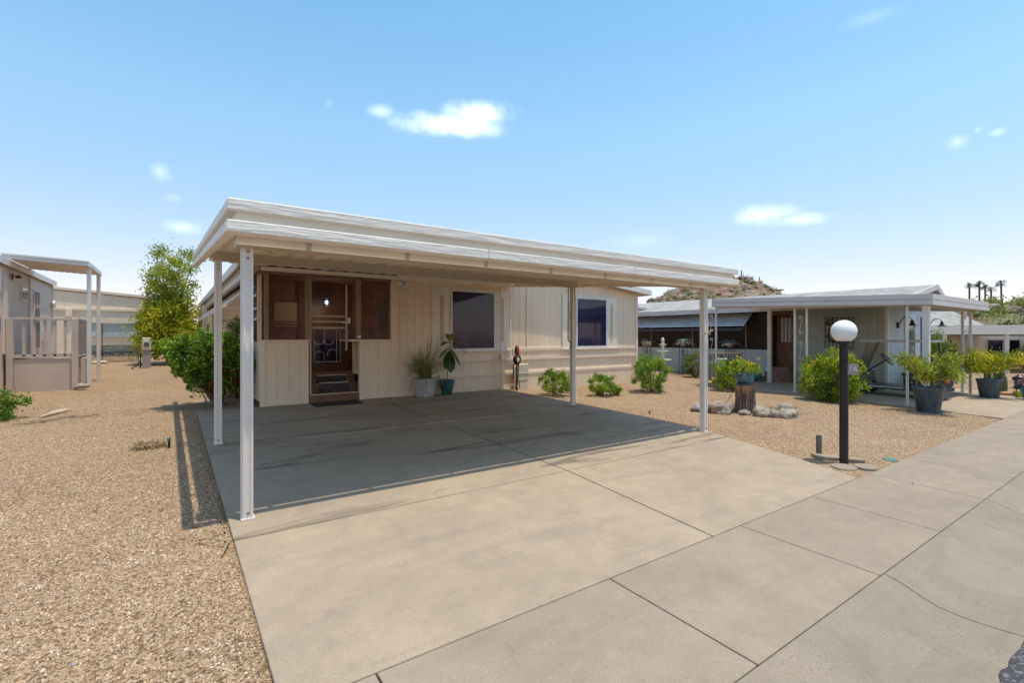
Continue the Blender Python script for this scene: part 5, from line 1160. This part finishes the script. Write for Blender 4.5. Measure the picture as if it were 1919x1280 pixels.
# potted trees and the collection by the right driveway
def bigpot(x, y, r, h, lab):
    zq = gz(x, y) if x < 12 else pz(x, y); o = thing('tapered_pot', (x, y, zq), lab, 'planter')
    MB().lathe([(r*.70, 0), (r*.74, .02), (r*.98, h-.06), (r*1.03, h-.05), (r*1.04, h), (r*.92, h), (r*.90, h-.1)], (x, y, zq), 32).build('body', M['slate'], o, smooth=True)
    MB().lathe([(.001, h-.09), (r*.9, h-.09)], (x, y, zq), 20).build('soil', M['soil'], o); return zq
def pottree(x, y, z, H, cr, ch, seed, lab, m):
    o = thing('potted_tree', (x, y, z), lab, 'potted tree'); g = np.random.default_rng(seed); mb = MB(); tips = []
    mb.tube([(x, y, z-.1), (x+.01, y, z+.12), (x-.01, y, z+.28)], [.038, .033, .03], 8)
    for i in range(16):
        a = 2*PI*i/16+g.uniform(-.3, .3); e = Vector((x+math.cos(a)*cr*g.uniform(.5, 1.05), y+math.sin(a)*cr*g.uniform(.5, 1.05), z+.3+ch*g.uniform(-.05, .75))); b = Vector((x, y, z+.25)); m_ = b.lerp(e, .5)+Vector((0, 0, .1*g.uniform(-.3, 1)))
        mb.tube([b, m_, e], [.016, .011, .004], 5); tips += [m_, e, b.lerp(e, .75)+Vector((g.normal()*.08, g.normal()*.08, g.uniform(0, .1)))]
    for i in range(3):
        a = g.uniform(0, 2*PI); mb.tube([(x, y, z+.1), (x+.1*math.cos(a), y+.1*math.sin(a), z+.05), (x+.15*math.cos(a), y+.15*math.sin(a), z-.05)], .014, 5)
    mb.build('trunk', M['stem'], o); P = np.concatenate([np.array(q)+g.normal(size=(65, 3))*np.array([.085, .085, .06]) for q in tips]); leaves('crown', P, .075, .03, m, o, val=np.repeat(g.uniform(0, 1, len(tips)), 65)+g.normal(size=len(P))*.15)
zq = bigpot(11.62, -1.18, .245, .50, 'large slate blue tapered pot at the corner of the right driveway'); pottree(11.66, -1.22, zq+.42, 1, .60, .50, 71, 'spreading small tree in the large slate pot by the corner posts', G6)
MB
mb = MB(); mb.tube([(11.35, -1.45, gz(11, -1.4)-.02), (11.35, -1.45, gz(11, -1.4)+.10)], .016, 8); tag(mb.build('sprinkler', M['green'], at=(11.35, -1.45, 0)), 'green sprinkler head in front of the large slate pot', 'sprinkler')
zq = bigpot(15.6, -1.30, .235, .44, 'smaller slate pot on the far side of the right driveway'); pottree(15.6, -1.30, zq+.36, 1, .60, .62, 72, 'bushy small tree in the slate pot beyond the right driveway', G3)
def gpt(x, y): return gz(x, y)
cc = thing('columnar_cactus', (17.1, -1.25, gpt(17, -1)), 'cluster of ribbed columnar cactus beside the smaller slate pot', 'cactus')
mb = MB(); g = np.random.default_rng(2)
for i in range(7):
    x, y = 17.1+g.normal()*.1, -1.2+g.normal()*.1; h = g.uniform(.4, .62); n = 20; v = []; f = []; zs = [0, .1, h*.6, h*.9, h]; rs_ = [.05, .062, .062, .05, .012]
    for zi, r in zip(zs, rs_):
        for j in range(n): a = 2*PI*j/n; rr = r*(1+.16*math.cos(10*a)); v.append((x+rr*math.cos(a), y+rr*math.sin(a), gpt(17, -1)+zi))
    for q in range(4):
        for j in range(n): f.append((q*n+j, q*n+(j+1) % n, (q+1)*n+(j+1) % n, (q+1)*n+j))
    f.append(tuple(4*n+j for j in range(n))); mb.add(v, f)
mb.build('stems', M['cactus'], cc); P, C, t = clumps((17.1, -1.2, .62), (.22, .2, .1), 14, 30, .03, seed=3); leaves('new_pads', P, .06, .04, G5, cc, val=t)
mb = MB(); mb.lathe([(.22, 0), (.27, .05), (.27, .075), (.23, .05), (.01, .04)], (16.75, -1.35, gpt(16.7, -1.3)), 24); tag(mb.build('terracotta_saucer', M['terra'], at=(16.75, -1.35, 0)), 'wide terracotta saucer on the gravel between pot and cactus', 'saucer')
to2 = thing('tortoise_ornament', (16.3, -.05, 0), 'yellowish domed tortoise ornament on a low wooden stand', 'garden ornament')
zq = .0
mb = MB(); mb.ball((16.3, -.05, zq+.22), (.34, .27, .17), 20, 12); mb.v = [(a, b, max(c, zq+.19)) for a, b, c in mb.v]; mb.build('shell', M['tort'], to2, smooth=True)
mb = MB(); mb.ball((16.62, -.22, zq+.24), (.07, .06, .05), 12, 8); mb.build('head', M['tort'], to2, smooth=True)
mb = MB(); mb.box(15.95, -.33, zq+.13, 16.65, .23, zq+.17)
for a, b in ((16.0, -.3), (16.6, -.3), (16.6, .2), (16.0, .2)): mb.box(a-.03, b-.03, zq, a+.03, b+.03, zq+.13)
mb.build('stand', M['timber'], to2)
sh = thing('lantern_hook', (16.45, -1.62, gpt(16.4, -1.6)), 'black curved shepherd hook in the gravel by the right edge', 'lantern hook'); zq = gpt(16.4, -1.6)
mb = MB(); mb.tube([(16.45, -1.62, zq), (16.47, -1.62, zq+.28), (16.50, -1.64, zq+.38), (16.57, -1.68, zq+.42), (16.64, -1.72, zq+.40), (16.66, -1.73, zq+.36)], .016, 6); mb.build('rod', M['black'], sh)
mb = MB(); mb.tube([(16.40, -1.58, zq+.1), (16.58, -1.7, zq+.12)], .028, 6); mb.build('foot', M['black'], sh)
lt = thing('garden_lantern', (19.2, -1.25, gpt(19, -1)), 'small black garden lantern on the far gravel at the right edge', 'lantern'); zq = gpt(19.2, -1.2)
mb = MB(); mb.box(19.06, -1.38, zq, 19.34, -1.12, zq+.04); mb.build('base', M['black'], lt); mb = MB(); mb.box(19.06, -1.38, zq+.26, 19.34, -1.12, zq+.34); mb.lathe([(.12, .34), (.03, .42)], (19.2, -1.25, zq), 8); mb.build('case', M['black'], lt); MB().box(19.09, -1.35, zq+.04, 19.31, -1.15, zq+.26).build('glass', M['glass'], lt)
jz = gpt(15.9, -1.85)
jr = thing('jade_jar', (15.95, -1.93, jz), 'jade green glazed jar cut by the right edge of the view', 'planter'); MB().lathe([(.09, 0), (.15, .12), (.165, .24), (.13, .36), (.10, .39), (.12, .42), (.09, .42)], (15.95, -1.93, jz), 24).build('body', M['jade'], jr, smooth=True)
yc_ = thing('purple_cordyline', (15.95, -1.93, jz+.42), 'purple strappy plant growing from the jade jar', 'plant'); agave((15.95, -1.93, jz+.40), 20, .5, 7).build('leaves', M['purple'], yc_, smooth=True, fix=False)
bush('ground_cover', (16.6, -1.75, gpt(16.6, -1.7)), (.45, .16, .12), 30, 40, .05, .03, G3, 'low yellowing succulents in front of the terracotta saucer', 73, None, .03, cat='plant', n=6)
bush('shrub', (17.9, 1.0, 0), (.9, .5, 1.25), 110, 70, .08, .035, G1, 'broad green shrub behind the thin front posts of the right carport', 74, None, .08)
bush('shrub', (20.2, .9, gpt(20, .9)), (.9, .8, 1.35), 100, 70, .09, .035, G4, 'olive shrub behind the bushy potted tree', 75, None, .09)
bush('shrub', (16.0, .12, 0), (.42, .3, .5), 50, 50, .07, .035, G5, 'bright green plants beside the tortoise ornament', 76, None, .05)
# ------------------------------------------------------------------ second neighbour on the right
n2 = thing('far_neighbour_home', (37, 5, -.4), 'grey manufactured home with a gable at the far right', 'house')
def fr(u, d):                                      # along the look of that street: u right, d away
    s_, c_ = math.sin(.61), math.cos(.61); return (-.49+d*s_+u*c_, -4.32+d*c_-u*s_)
mb = MB(); A, B_ = fr(23.5, 28.5), fr(27.2, 28.5)
def wallseg(mb, p, q, z0, z1, th=.1): mb.beam((p[0], p[1], (z0+z1)/2), (q[0], q[1], (z0+z1)/2), th, z1-z0)
wallseg(mb, fr(21.5, 29), fr(36, 27.5), -.6, 1.75); mb.build('wall', M['houseW'], n2)
mb = MB()
for u in (23.8, 24.9): wallseg(mb, fr(u, 28.55), fr(u+.8, 28.47), -.4, 1.25, .06)
mb.build('window', M['glass'], n2)
mb = MB(); wallseg(mb, fr(27.6, 28.2), fr(29.2, 28.03), .1, 1.2, .06); n2w = mb.build('window', M['glass'], n2)
mb = MB(); wallseg(mb, fr(27.5, 28.12), fr(29.3, 27.95), 1.2, 1.3, .08); wallseg(mb, fr(28.3, 28.1), fr(28.4, 28.09), .1, 1.2, .08); mb.build('frame', M['white'], n2w)
mb = MB(); a, b, c, d = fr(21, 27.8), fr(27.0, 27.2), fr(28, 31), fr(21.5, 31.6); e, f_ = fr(21, 30), fr(26.6, 29.5)
mb.add([(*a, 1.78), (*b, 1.78), (*fr(26.4, 29.3), 3.0), (*fr(20.8, 29.9), 3.05), (*c, 1.8), (*d, 1.8)], [(0, 1, 2, 3), (3, 2, 4, 5), (1, 4, 2)]); r2 = mb.build('roof', M['shingle'], n2)
mb = MB(); p1, p2, p3 = fr(26.9, 27.1), fr(26.45, 29.2), fr(28.1, 31); q = lambda p, z_: (p[0], p[1], z_)
mb.beam(q(fr(25.6, 27.9), 1.9), q(fr(26.7, 28.6), 2.95), .12, .16); mb.beam(q(fr(26.7, 28.6), 2.95), q(fr(28.0, 29.2), 1.9), .12, .16); mb.build('gable_board', M['brick'], r2)
mb = MB(); mb.add([q(fr(25.65, 28.0), 1.85), q(fr(26.7, 28.68), 2.9), q(fr(27.95, 29.25), 1.85), q(fr(25.65, 28.1), 1.85), q(fr(26.7, 28.78), 2.9), q(fr(27.95, 29.35), 1.85)], [(0, 1, 2), (3, 5, 4), (0, 2, 5, 3), (0, 3, 4, 1), (1, 4, 5, 2)]); mb.build('gable_wall', M['houseW'], n2)
c2 = thing('far_carport', (33, 2, -.4), 'low flat beige carport at the far right edge', 'carport')
mb = MB(); wallseg(mb, fr(20.2, 24.3), fr(32, 23.6), 1.52, 1.98, .12); mb.build('fascia', M['post'], c2)
mb = MB(); mb.add([(*fr(20.2, 24.35), 1.90), (*fr(32, 23.65), 1.90), (*fr(32, 27), 1.75), (*fr(20.2, 27.6), 1.75), (*fr(20.2, 24.35), 1.95), (*fr(32, 23.65), 1.95), (*fr(32, 27), 1.80), (*fr(20.2, 27.6), 1.80)], [(0, 3, 2, 1), (4, 5, 6, 7), (0, 1, 5, 4), (1, 2, 6, 5), (2, 3, 7, 6), (3, 0, 4, 7)]); mb.build('roof_panel', M['pan'], c2)
for u, d in ((24.5, 24.1), (21.6, 24.3), (28, 23.9), (24.9, 26.9), (22.2, 27.2)):
    p = fr(u, d); MB().box(p[0]-.07, p[1]-.07, -.6, p[0]+.07, p[1]+.07, 1.75).build('post', M['post'] if d < 25 else M['timber'], c2)
mb = MB(); wallseg(mb, fr(20.2, 27.5), fr(32, 26.9), 1.42, 1.62, .1); mb.build('rear_beam', M['awngrey'], c2)
for i, (u, d, r, hgt, lab) in enumerate(((31, 33, 1.6, 2.6, 'olive shrub tree behind the far beige carport'), (29.6, 27, 1.1, 1.5, 'dense grey green bush under the far beige carport'), (28.3, 31, 1.3, 2.4, 'mid green bush at the end of the far grey home'))):
    p = fr(u, d); bush('hedge_bush', (*p, -.5), (r, r, hgt), 120, 60, .15, .07, G4, lab, 80+i, None, .16)
# ------------------------------------------------------------------ hills
def hillmesh(name, c, rad, H, fn, m, n=70, kind='structure'):
    v = []; f = []
    for i in range(n+1):
        for j in range(n+1):
            x = (i/n*2-1)*rad[0]; y = (j/n*2-1)*rad[1]; v.append((c[0]+x, c[1]+y, fn(x, y)))
    for i in range(n):
        for j in range(n): f.append((i*(n+1)+j, (i+1)*(n+1)+j, (i+1)*(n+1)+j+1, i*(n+1)+j+1))
    o = MB().add(v, f).build(name, m, smooth=False); o['kind'] = kind; return o
HC = (141, 81)
hx = Vector((.573, -.819))                          # screen-right direction at that bearing... measured on the ground
hx = Vector((math.cos(R(34.95)), -math.sin(R(34.95)))); hd = Vector((math.sin(R(34.95)), math.cos(R(34.95))))
hprof = [(-36, 0), (-30, 8), (-25, 11.5), (-20, 14.2), (-14, 17.4), (-8, 19.2), (0, 19.9), (5, 19.4), (8.5, 17.0), (12, 15.6), (16, 13.8), (20, 12.6), (24, 9), (30, 0)]
def hp(s):
    if s <= hprof[0][0] or s >= hprof[-1][0]: return 0
    for (a, za), (b, zb_) in zip(hprof[:-1], hprof[1:]):
        if a <= s <= b: return ln(za, zb_, (s-a)/(b-a))
def hz(x, y):
    s = x*hx.x+y*hx.y; t = x*hd.x+y*hd.y; e = max(0, 1-(abs(t)/32)**1.7); q = mnoise.noise((x*.12, y*.12, 5))
    return -1+(hp(s)+.4)*e**.8+q*1.2*e+mnoise.noise((x*.45, y*.45, 1))*.8*e
def hillmat(name, stops):
    m, nt, b = newmat(name); p = coords(nt)
    n1 = N(nt, 'ShaderNodeTexNoise', Scale=.28, Detail=9, Roughness=.72); nt.links.new(p, n1.inputs[0]); v1 = N(nt, 'ShaderNodeTexVoronoi', Scale=.9); nt.links.new(p, v1.inputs[0])
    c = ramp(nt, stops, n1.outputs[0]).outputs[0]; c = mixc(nt, .35, c, mixc(nt, 1, c, v1.outputs['Color'], 'MULTIPLY')); nt.links.new(c, b.inputs['Base Color']); b.inputs['Roughness'].default_value = 1; b.inputs['Specular IOR Level'].default_value = .1
    bump(nt, b, v1.outputs['Distance'], 1, .8); return m
hillmesh('hill', HC, (46, 46), 20, hz, hillmat('rocky_hillside', [(.30, (.12, .10, .055)), (.45, (.24, .175, .115)), (.55, (.31, .22, .165)), (.7, (.36, .265, .21))]), 90)
g = np.random.default_rng(12); mb = MB()
for i in range(420):
    x, y = g.uniform(-34, 34), g.uniform(-34, 34); z = hz(x, y)
    if z < 4: continue
    r = g.uniform(.25, 1.0)**1.5*1.5; mb.rock((HC[0]+x, HC[1]+y, z+r*.15), (r*g.uniform(.8, 1.4), r*g.uniform(.8, 1.3), r*g.uniform(.5, .9)), i, .3, 1)
o = mb.build('hill_boulders', M['hillrock']); o['kind'] = 'stuff'; tag(o, 'scattered pinkish boulders over the rocky hill', 'boulders')
Pl = []
for i in range(600):
    x, y = g.uniform(-36, 36), g.uniform(-36, 36); z = hz(x, y)
    if z < 2: continue
    r = g.uniform(.3, 1.0); Pl.append(np.array((HC[0]+x, HC[1]+y, z+r*.4))+g.normal(size=(34, 3))*r*.42)
leaves('hill_brush', np.concatenate(Pl), .5, .25, G7, None, at=(HC[0], HC[1], 0), kind='stuff', lab='dry green brush scattered over the rocky hill')['category'] = 'brush'
def saguaro(name, x, y, z, H, arms, lab):
    o = MB(); o.tube([(x, y, z-.5), (x, y, z+H*.5), (x, y, z+H*.95), (x, y, z+H)], [H*.055, H*.06, H*.05, H*.02], 10)
    for a, h0, h1, l in arms:
        dx, dy = hx.x*a*l, hx.y*a*l; o.tube([(x, y, z+H*h0), (x+dx*.8, y+dy*.8, z+H*h0), (x+dx, y+dy, z+H*(h0+.06)), (x+dx, y+dy, z+H*h1)], [H*.04, H*.042, H*.042, H*.02], 8)
    tag(o.build(name, M['saguaro'], at=(x, y, z), smooth=True), lab, 'cactus', 'saguaros on the rocky hill')
for s, t, H, arms, lab in ((2.6, -3, 3.0, [(1, .35, .7, .6), (-1, .3, .5, .5)], 'tallest saguaro on the crest of the rocky hill'), (8.6, -2, 2.9, [(1, .35, .75, .55), (-1, .3, .65, .5)], 'armed saguaro standing on the right shoulder of the hill'), (19.5, -3, 2.4, [(-1, .3, .55, .4)], 'stubby saguaro near the right foot of the hill'), (-30.5, -6, 3.2, [], 'armless saguaro at the left foot of the rocky hill'), (-14, -14, 3.4, [(1, .4, .7, .4)], 'saguaro low on the face of the rocky hill')):
    x, y = s*hx.x+t*hd.x, s*hx.y+t*hd.y; saguaro('saguaro', HC[0]+x, HC[1]+y, hz(x, y)-.2, H, arms, lab)
hh = thing('hillside_house', (0, 0, 0), 'tiny flat roofed house on the right shoulder of the rocky hill', 'house'); s, t = 12.2, -3; x, y = HC[0]+s*hx.x+t*hd.x, HC[1]+s*hx.y+t*hd.y
mb = MB(); mb.beam((x-2*hx.x, y-2*hx.y, 14.3), (x+2*hx.x, y+2*hx.y, 14.6), 2, 1.7); mb.build('wall', M['tantrim'], hh); mb = MB(); mb.beam((x-2.4*hx.x, y-2.4*hx.y, 15.3), (x+2.6*hx.x, y+2.6*hx.y, 15.3), 2.6, .3); mb.build('roof', M['innerd'], hh)
H2 = (108, 12)
def h2z(x, y):
    r = math.hypot(x/42, y/40); e = max(0, 1-r**2)
    return -1+7.0*e**.7+(mnoise.noise((x*.1, y*.1, 9))*1.0+mnoise.noise((x*.3, y*.3, 2))*.5)*e
hillmesh('hill', H2, (44, 42), 6, h2z, hillmat('scrub_hillside', [(.3, (.14, .13, .06)), (.5, (.26, .22, .13)), (.7, (.36, .29, .2))]), 60)
Pl = []; Vl = []
for i in range(1400):
    x, y = g.uniform(-42, 30), g.uniform(-40, 40); z = h2z(x, y)
    if z < .2: continue
    r = g.uniform(.5, 1.3); n = 60; Pl.append(np.array((H2[0]+x, H2[1]+y, z+r*.45))+g.normal(size=(n, 3))*r*np.array([.5, .5, .36])); Vl.append(np.full(n, g.uniform(0, 1))+g.normal(size=n)*.15)
leaves('hillside_scrub', np.concatenate(Pl), .42, .2, G4, None, at=(H2[0], H2[1], 0), val=np.concatenate(Vl), kind='stuff', lab='dense green desert scrub covering the low hill at the right')['category'] = 'brush'
for i, (x, y, z, r, lab) in enumerate(((77, 14.9, 4.0, 1.2, 'pale boulder left of the small palm on the low hill'), (79.5, 13.9, 4.2, 1.3, 'rounded boulder right of the small palm'), (81.5, 12.9, 4.4, 1.1, 'dark sided boulder among the scrub'), (84, 13.9, 4.9, 1.4, 'large boulder on the crest between the thin posts'), (86, 11.9, 4.9, 1.2, 'boulder beside the base of the palm group'), (88, 9.9, 4.6, 1.1, 'flat pale boulder in the middle of the scrub'), (103, 11.0, 5.6, 1.3, 'big outcrop boulder at the right end of the hill'), (105, 12.2, 6.4, 1.0, 'cap boulder on top of the right outcrop'), (75.5, 16.0, 3.8, .9, 'small boulder at the left end of the low hill'))):
    mb = MB(); r *= .75; mb.rock((x, y, z), (r*1.2, r*1.2, r*.8), 60+i, .35); tag(mb.build('boulder', M['hillrock'], at=(x, y, z), smooth=True), lab, 'boulder', 'boulders on the low hill')
def palm(x, y, z0, z1, rc, seed, lab, tr_=.16, grp='fan palms on the low hill', n=26):
    o = thing('fan_palm', (x, y, z0), lab, 'palm', grp); g = np.random.default_rng(seed); lean = g.normal()*.25
    mb = MB(); mb.tube([(x, y, z0-1), (x+lean*.4, y, (z0+z1)/2), (x+lean, y, z1)], [tr_*1.2, tr_, tr_*.9], 8); mb.build('trunk', M['bark'], o)
    mb = MB()
    for i in range(n):
        a = g.uniform(0, 2*PI); el = g.uniform(-.6, 1.1); l = rc*g.uniform(.75, 1.1); d = Vector((math.cos(a)*math.cos(el), math.sin(a)*math.cos(el), math.sin(el))); s_ = d.cross(Vector((0, 0, 1))).normalized(); c = Vector((x+lean, y, z1))
        for k in range(-3, 4):
            e = c+d*l*(1-.06*abs(k))+s_*l*.16*k+Vector((0, 0, -l*.35-.05*abs(k))); m_ = c+d*l*.5+s_*l*.05*k; w_ = s_*l*.035
            mb.add([c, m_+w_, e, m_-w_], [(0, 1, 2, 3)])
    ob = mb.build('fronds', PALM, o, fix=False); a_ = ob.data.attributes.new('lv', 'FLOAT', 'POINT'); a_.data.foreach_set('value', g.uniform(0, 1, len(mb.v)).astype(np.float32))
for (x, y, z, rc, lab) in ((127.1, 22.4, 11.3, 1.5, 'leftmost fan palm of the group of four'), (128.6, 21.3, 11.6, 1.5, 'second tallest fan palm, second from the left in the group'), (129.6, 20.6, 10.9, 1.3, 'leaning fan palm third from the left in the group'), (126.4, 19.2, 10.2, 1.4, 'shortest fan palm at the right of the group of four'), (132.2, 18.8, 11.8, 1.6, 'tall fan palm standing alone at the right')):
    palm(x, y, 1.5, z, rc*.8, int(x*10), lab, n=18)
palm(76.5, 14.4, 2.2, 4.5, 1.5, 5, 'small stocky palm among boulders on the low hill', .3, n=34)
# ------------------------------------------------------------------ litter on the gravel
g = np.random.default_rng(77); Q = []
for (cx, cy, sx_, sy_, n) in ((-.35, 5.9, .35, .4, 90), (-.18, 1.5, .05, 2.4, 60), (-2.7, 6.4, .5, .3, 60), (9.7, 3.6, .5, .25, 40), (11.0, -.2, .7, .25, 90), (8.7, .4, .4, .3, 60), (6.75, 4.0, .4, .25, 30), (-.5, 17.8, 1, .6, 60), (-3.5, 1.5, 2, 3, 50), (7.5, .5, 1.5, 1.5, 40)):
    x = cx+g.normal(size=n)*sx_; y = cy+g.normal(size=n)*sy_
    for a, b in zip(x, y):
        if -.12 < a < 6.4 and b > -2.2 and b < 5.8: continue
        if b < -2.15: continue
        Q.append((a, b, gz(a, b)+.016))
leaves('leaf_litter', Q, .035, .016, leafmat('dead_leaves', [(.10, .06, .03), (.25, .16, .08), (.42, .30, .16)], .1, .9), None, at=(0, 0, 0), up=-.2, kind='stuff', lab='dead leaves scattered on the gravel')['category'] = 'leaf litter'

# ------------------------------------------------------------------ sky, sun, camera
SUN = Vector((.11, -.15, 1)).normalized()
W = bpy.data.worlds.new('World'); S.world = W; W.use_nodes = True; nt = W.node_tree; bg = nt.nodes['Background']
sky = nt.nodes.new('ShaderNodeTexSky'); sky.sky_type = 'NISHITA'; sky.sun_disc = False
sky.sun_elevation = math.asin(SUN.z); sky.sun_rotation = math.atan2(SUN.x, SUN.y); sky.air_density = 1.0; sky.dust_density = .8; sky.ozone_density = 2.0; sky.altitude = 400
tc = nt.nodes.new('ShaderNodeTexCoord'); sp = nt.nodes.new('ShaderNodeSeparateXYZ'); nt.links.new(tc.outputs['Generated'], sp.inputs[0])
def MT(op, a, b=None, c=None):
    n = nt.nodes.new('ShaderNodeMath'); n.operation = op
    for i, q in enumerate((a, b, c)):
        if q is None: continue
        if hasattr(q, 'is_linked'): nt.links.new(q, n.inputs[i])
        else: n.inputs[i].default_value = q
    return n.outputs[0]
az = MT('ARCTAN2', sp.outputs[0], sp.outputs[1]); el = MT('ARCSINE', sp.outputs[2])
nz = nt.nodes.new('ShaderNodeTexNoise'); nz.inputs['Scale'].default_value = 22; nz.inputs['Detail'].default_value = 6; nz.inputs['Roughness'].default_value = .6
nz2 = nt.nodes.new('ShaderNodeTexNoise'); nz2.inputs['Scale'].default_value = 9; nz2.inputs['Detail'].default_value = 4
for q in (nz, nz2): nt.links.new(tc.outputs['Generated'], q.inputs[0])
wob = MT('ADD', MT('MULTIPLY', MT('SUBTRACT', nz.outputs[0], .5), 1.9), MT('MULTIPLY', MT('SUBTRACT', nz2.outputs[0], .5), 1.5))
mask = None
CL = [(852, 234, 74, 17, 1), (895, 212, 50, 20, .95), (712, 207, 20, 10, .4), (1435, 402, 44, 15, .5), (1490, 412, 44, 9, .35), (300, 322, 16, 14, .25), (340, 425, 28, 10, .3), (1795, 265, 20, 13, .4), (1868, 247, 16, 7, .3), (1832, 243, 10, 6, .2), (325, 370, 18, 8, .15), (617, 193, 7, 8, .1), (1200, 450, 50, 12, .12), (1640, 30, 50, 12, .12)]
for (u, v, wu, wv, op) in CL:
    a0 = R(34.95)+math.atan((u-959.5)/912.4); dep = math.hypot(912.4, u-959.5); e0 = math.atan((629-v)/dep)
    wa = wu*912.4/dep**2; we = wv/dep*math.cos(e0)**2
    da = MT('DIVIDE', MT('SUBTRACT', az, a0), wa); de = MT('DIVIDE', MT('SUBTRACT', el, e0), we)
    d2 = MT('ADD', MT('MULTIPLY', da, da), MT('MULTIPLY', de, de)); q = MT('SUBTRACT', 1.0, MT('SQRT', d2)); q = MT('ADD', q, wob)
    mr = nt.nodes.new('ShaderNodeMapRange'); mr.interpolation_type = 'SMOOTHSTEP'; mr.inputs[1].default_value = -.8; mr.inputs[2].default_value = 1.9; mr.inputs[3].default_value = 0; mr.inputs[4].default_value = op
    nt.links.new(q, mr.inputs[0])
    gate = nt.nodes.new('ShaderNodeMapRange'); gate.interpolation_type = 'SMOOTHSTEP'; gate.inputs[1].default_value = 4.5; gate.inputs[2].default_value = 1.6; gate.inputs[3].default_value = 0; gate.inputs[4].default_value = 1; nt.links.new(d2, gate.inputs[0])
    r = MT('MULTIPLY', mr.outputs[0], gate.outputs[0]); mask = r if mask is None else MT('MAXIMUM', mask, r)
hs_ = nt.nodes.new('ShaderNodeHueSaturation'); hs_.inputs['Saturation'].default_value = SKY_SAT if 'SKY_SAT' in globals() else 1.0
tn = nt.nodes.new('ShaderNodeMix'); tn.data_type = 'RGBA'; tn.blend_type = 'MULTIPLY'; tn.inputs[0].default_value = 1; tr_ = ramp(nt, [(0, (.70, .56, .55)), (.06, (.76, .60, .58)), (.245, (.80, .905, .79)), (.43, (.575, .89, .83)), (.62, (.95, 1.0, 1.0)), (1, (1, 1, 1))], MT('MULTIPLY', el, 2/PI)); nt.links.new(tr_.outputs[0], tn.inputs[7]); nt.links.new(sky.outputs[0], tn.inputs[6]); nt.links.new(tn.outputs[2], hs_.inputs['Color'])
mx = nt.nodes.new('ShaderNodeMix'); mx.data_type = 'RGBA'; nt.links.new(mask, mx.inputs[0]); nt.links.new(hs_.outputs[0], mx.inputs[6]); mx.inputs[7].default_value = (6.4, 6.8, 7.3, 1)
nt.links.new(mx.outputs[2], bg.inputs[0]); bg.inputs[1].default_value = .15
sl = bpy.data.lights.new('sun', 'SUN'); sl.energy = 2.0; sl.angle = R(.55); sl.color = (1, .92, .79)
so2 = bpy.data.objects.new('sun', sl); COL.objects.link(so2); so2.rotation_euler = (-SUN).to_track_quat('-Z', 'Y').to_euler(); so2.location = (0, 0, 30)
cam = bpy.data.cameras.new('camera'); cam.sensor_width = 36; cam.lens = 912.4/1919*36; cam.shift_y = -(640-629.1)/1919; cam.clip_end = 2000; cam.clip_start = .05
co = bpy.data.objects.new('camera', cam); COL.objects.link(co); co.location = (-.4926, -4.3165, 1.4527); co.rotation_euler = (PI/2, 0, -.61); S.camera = co
S.view_settings.view_transform = 'Standard'; S.view_settings.look = 'None'; S.view_settings.exposure = 1.05; S.view_settings.gamma = 1
S.cycles.max_bounces = 14; S.cycles.diffuse_bounces = 10; S.cycles.transparent_max_bounces = 16; S.cycles.use_denoising = True
for o in COL.objects:
    if '_w' in o: del o['_w']
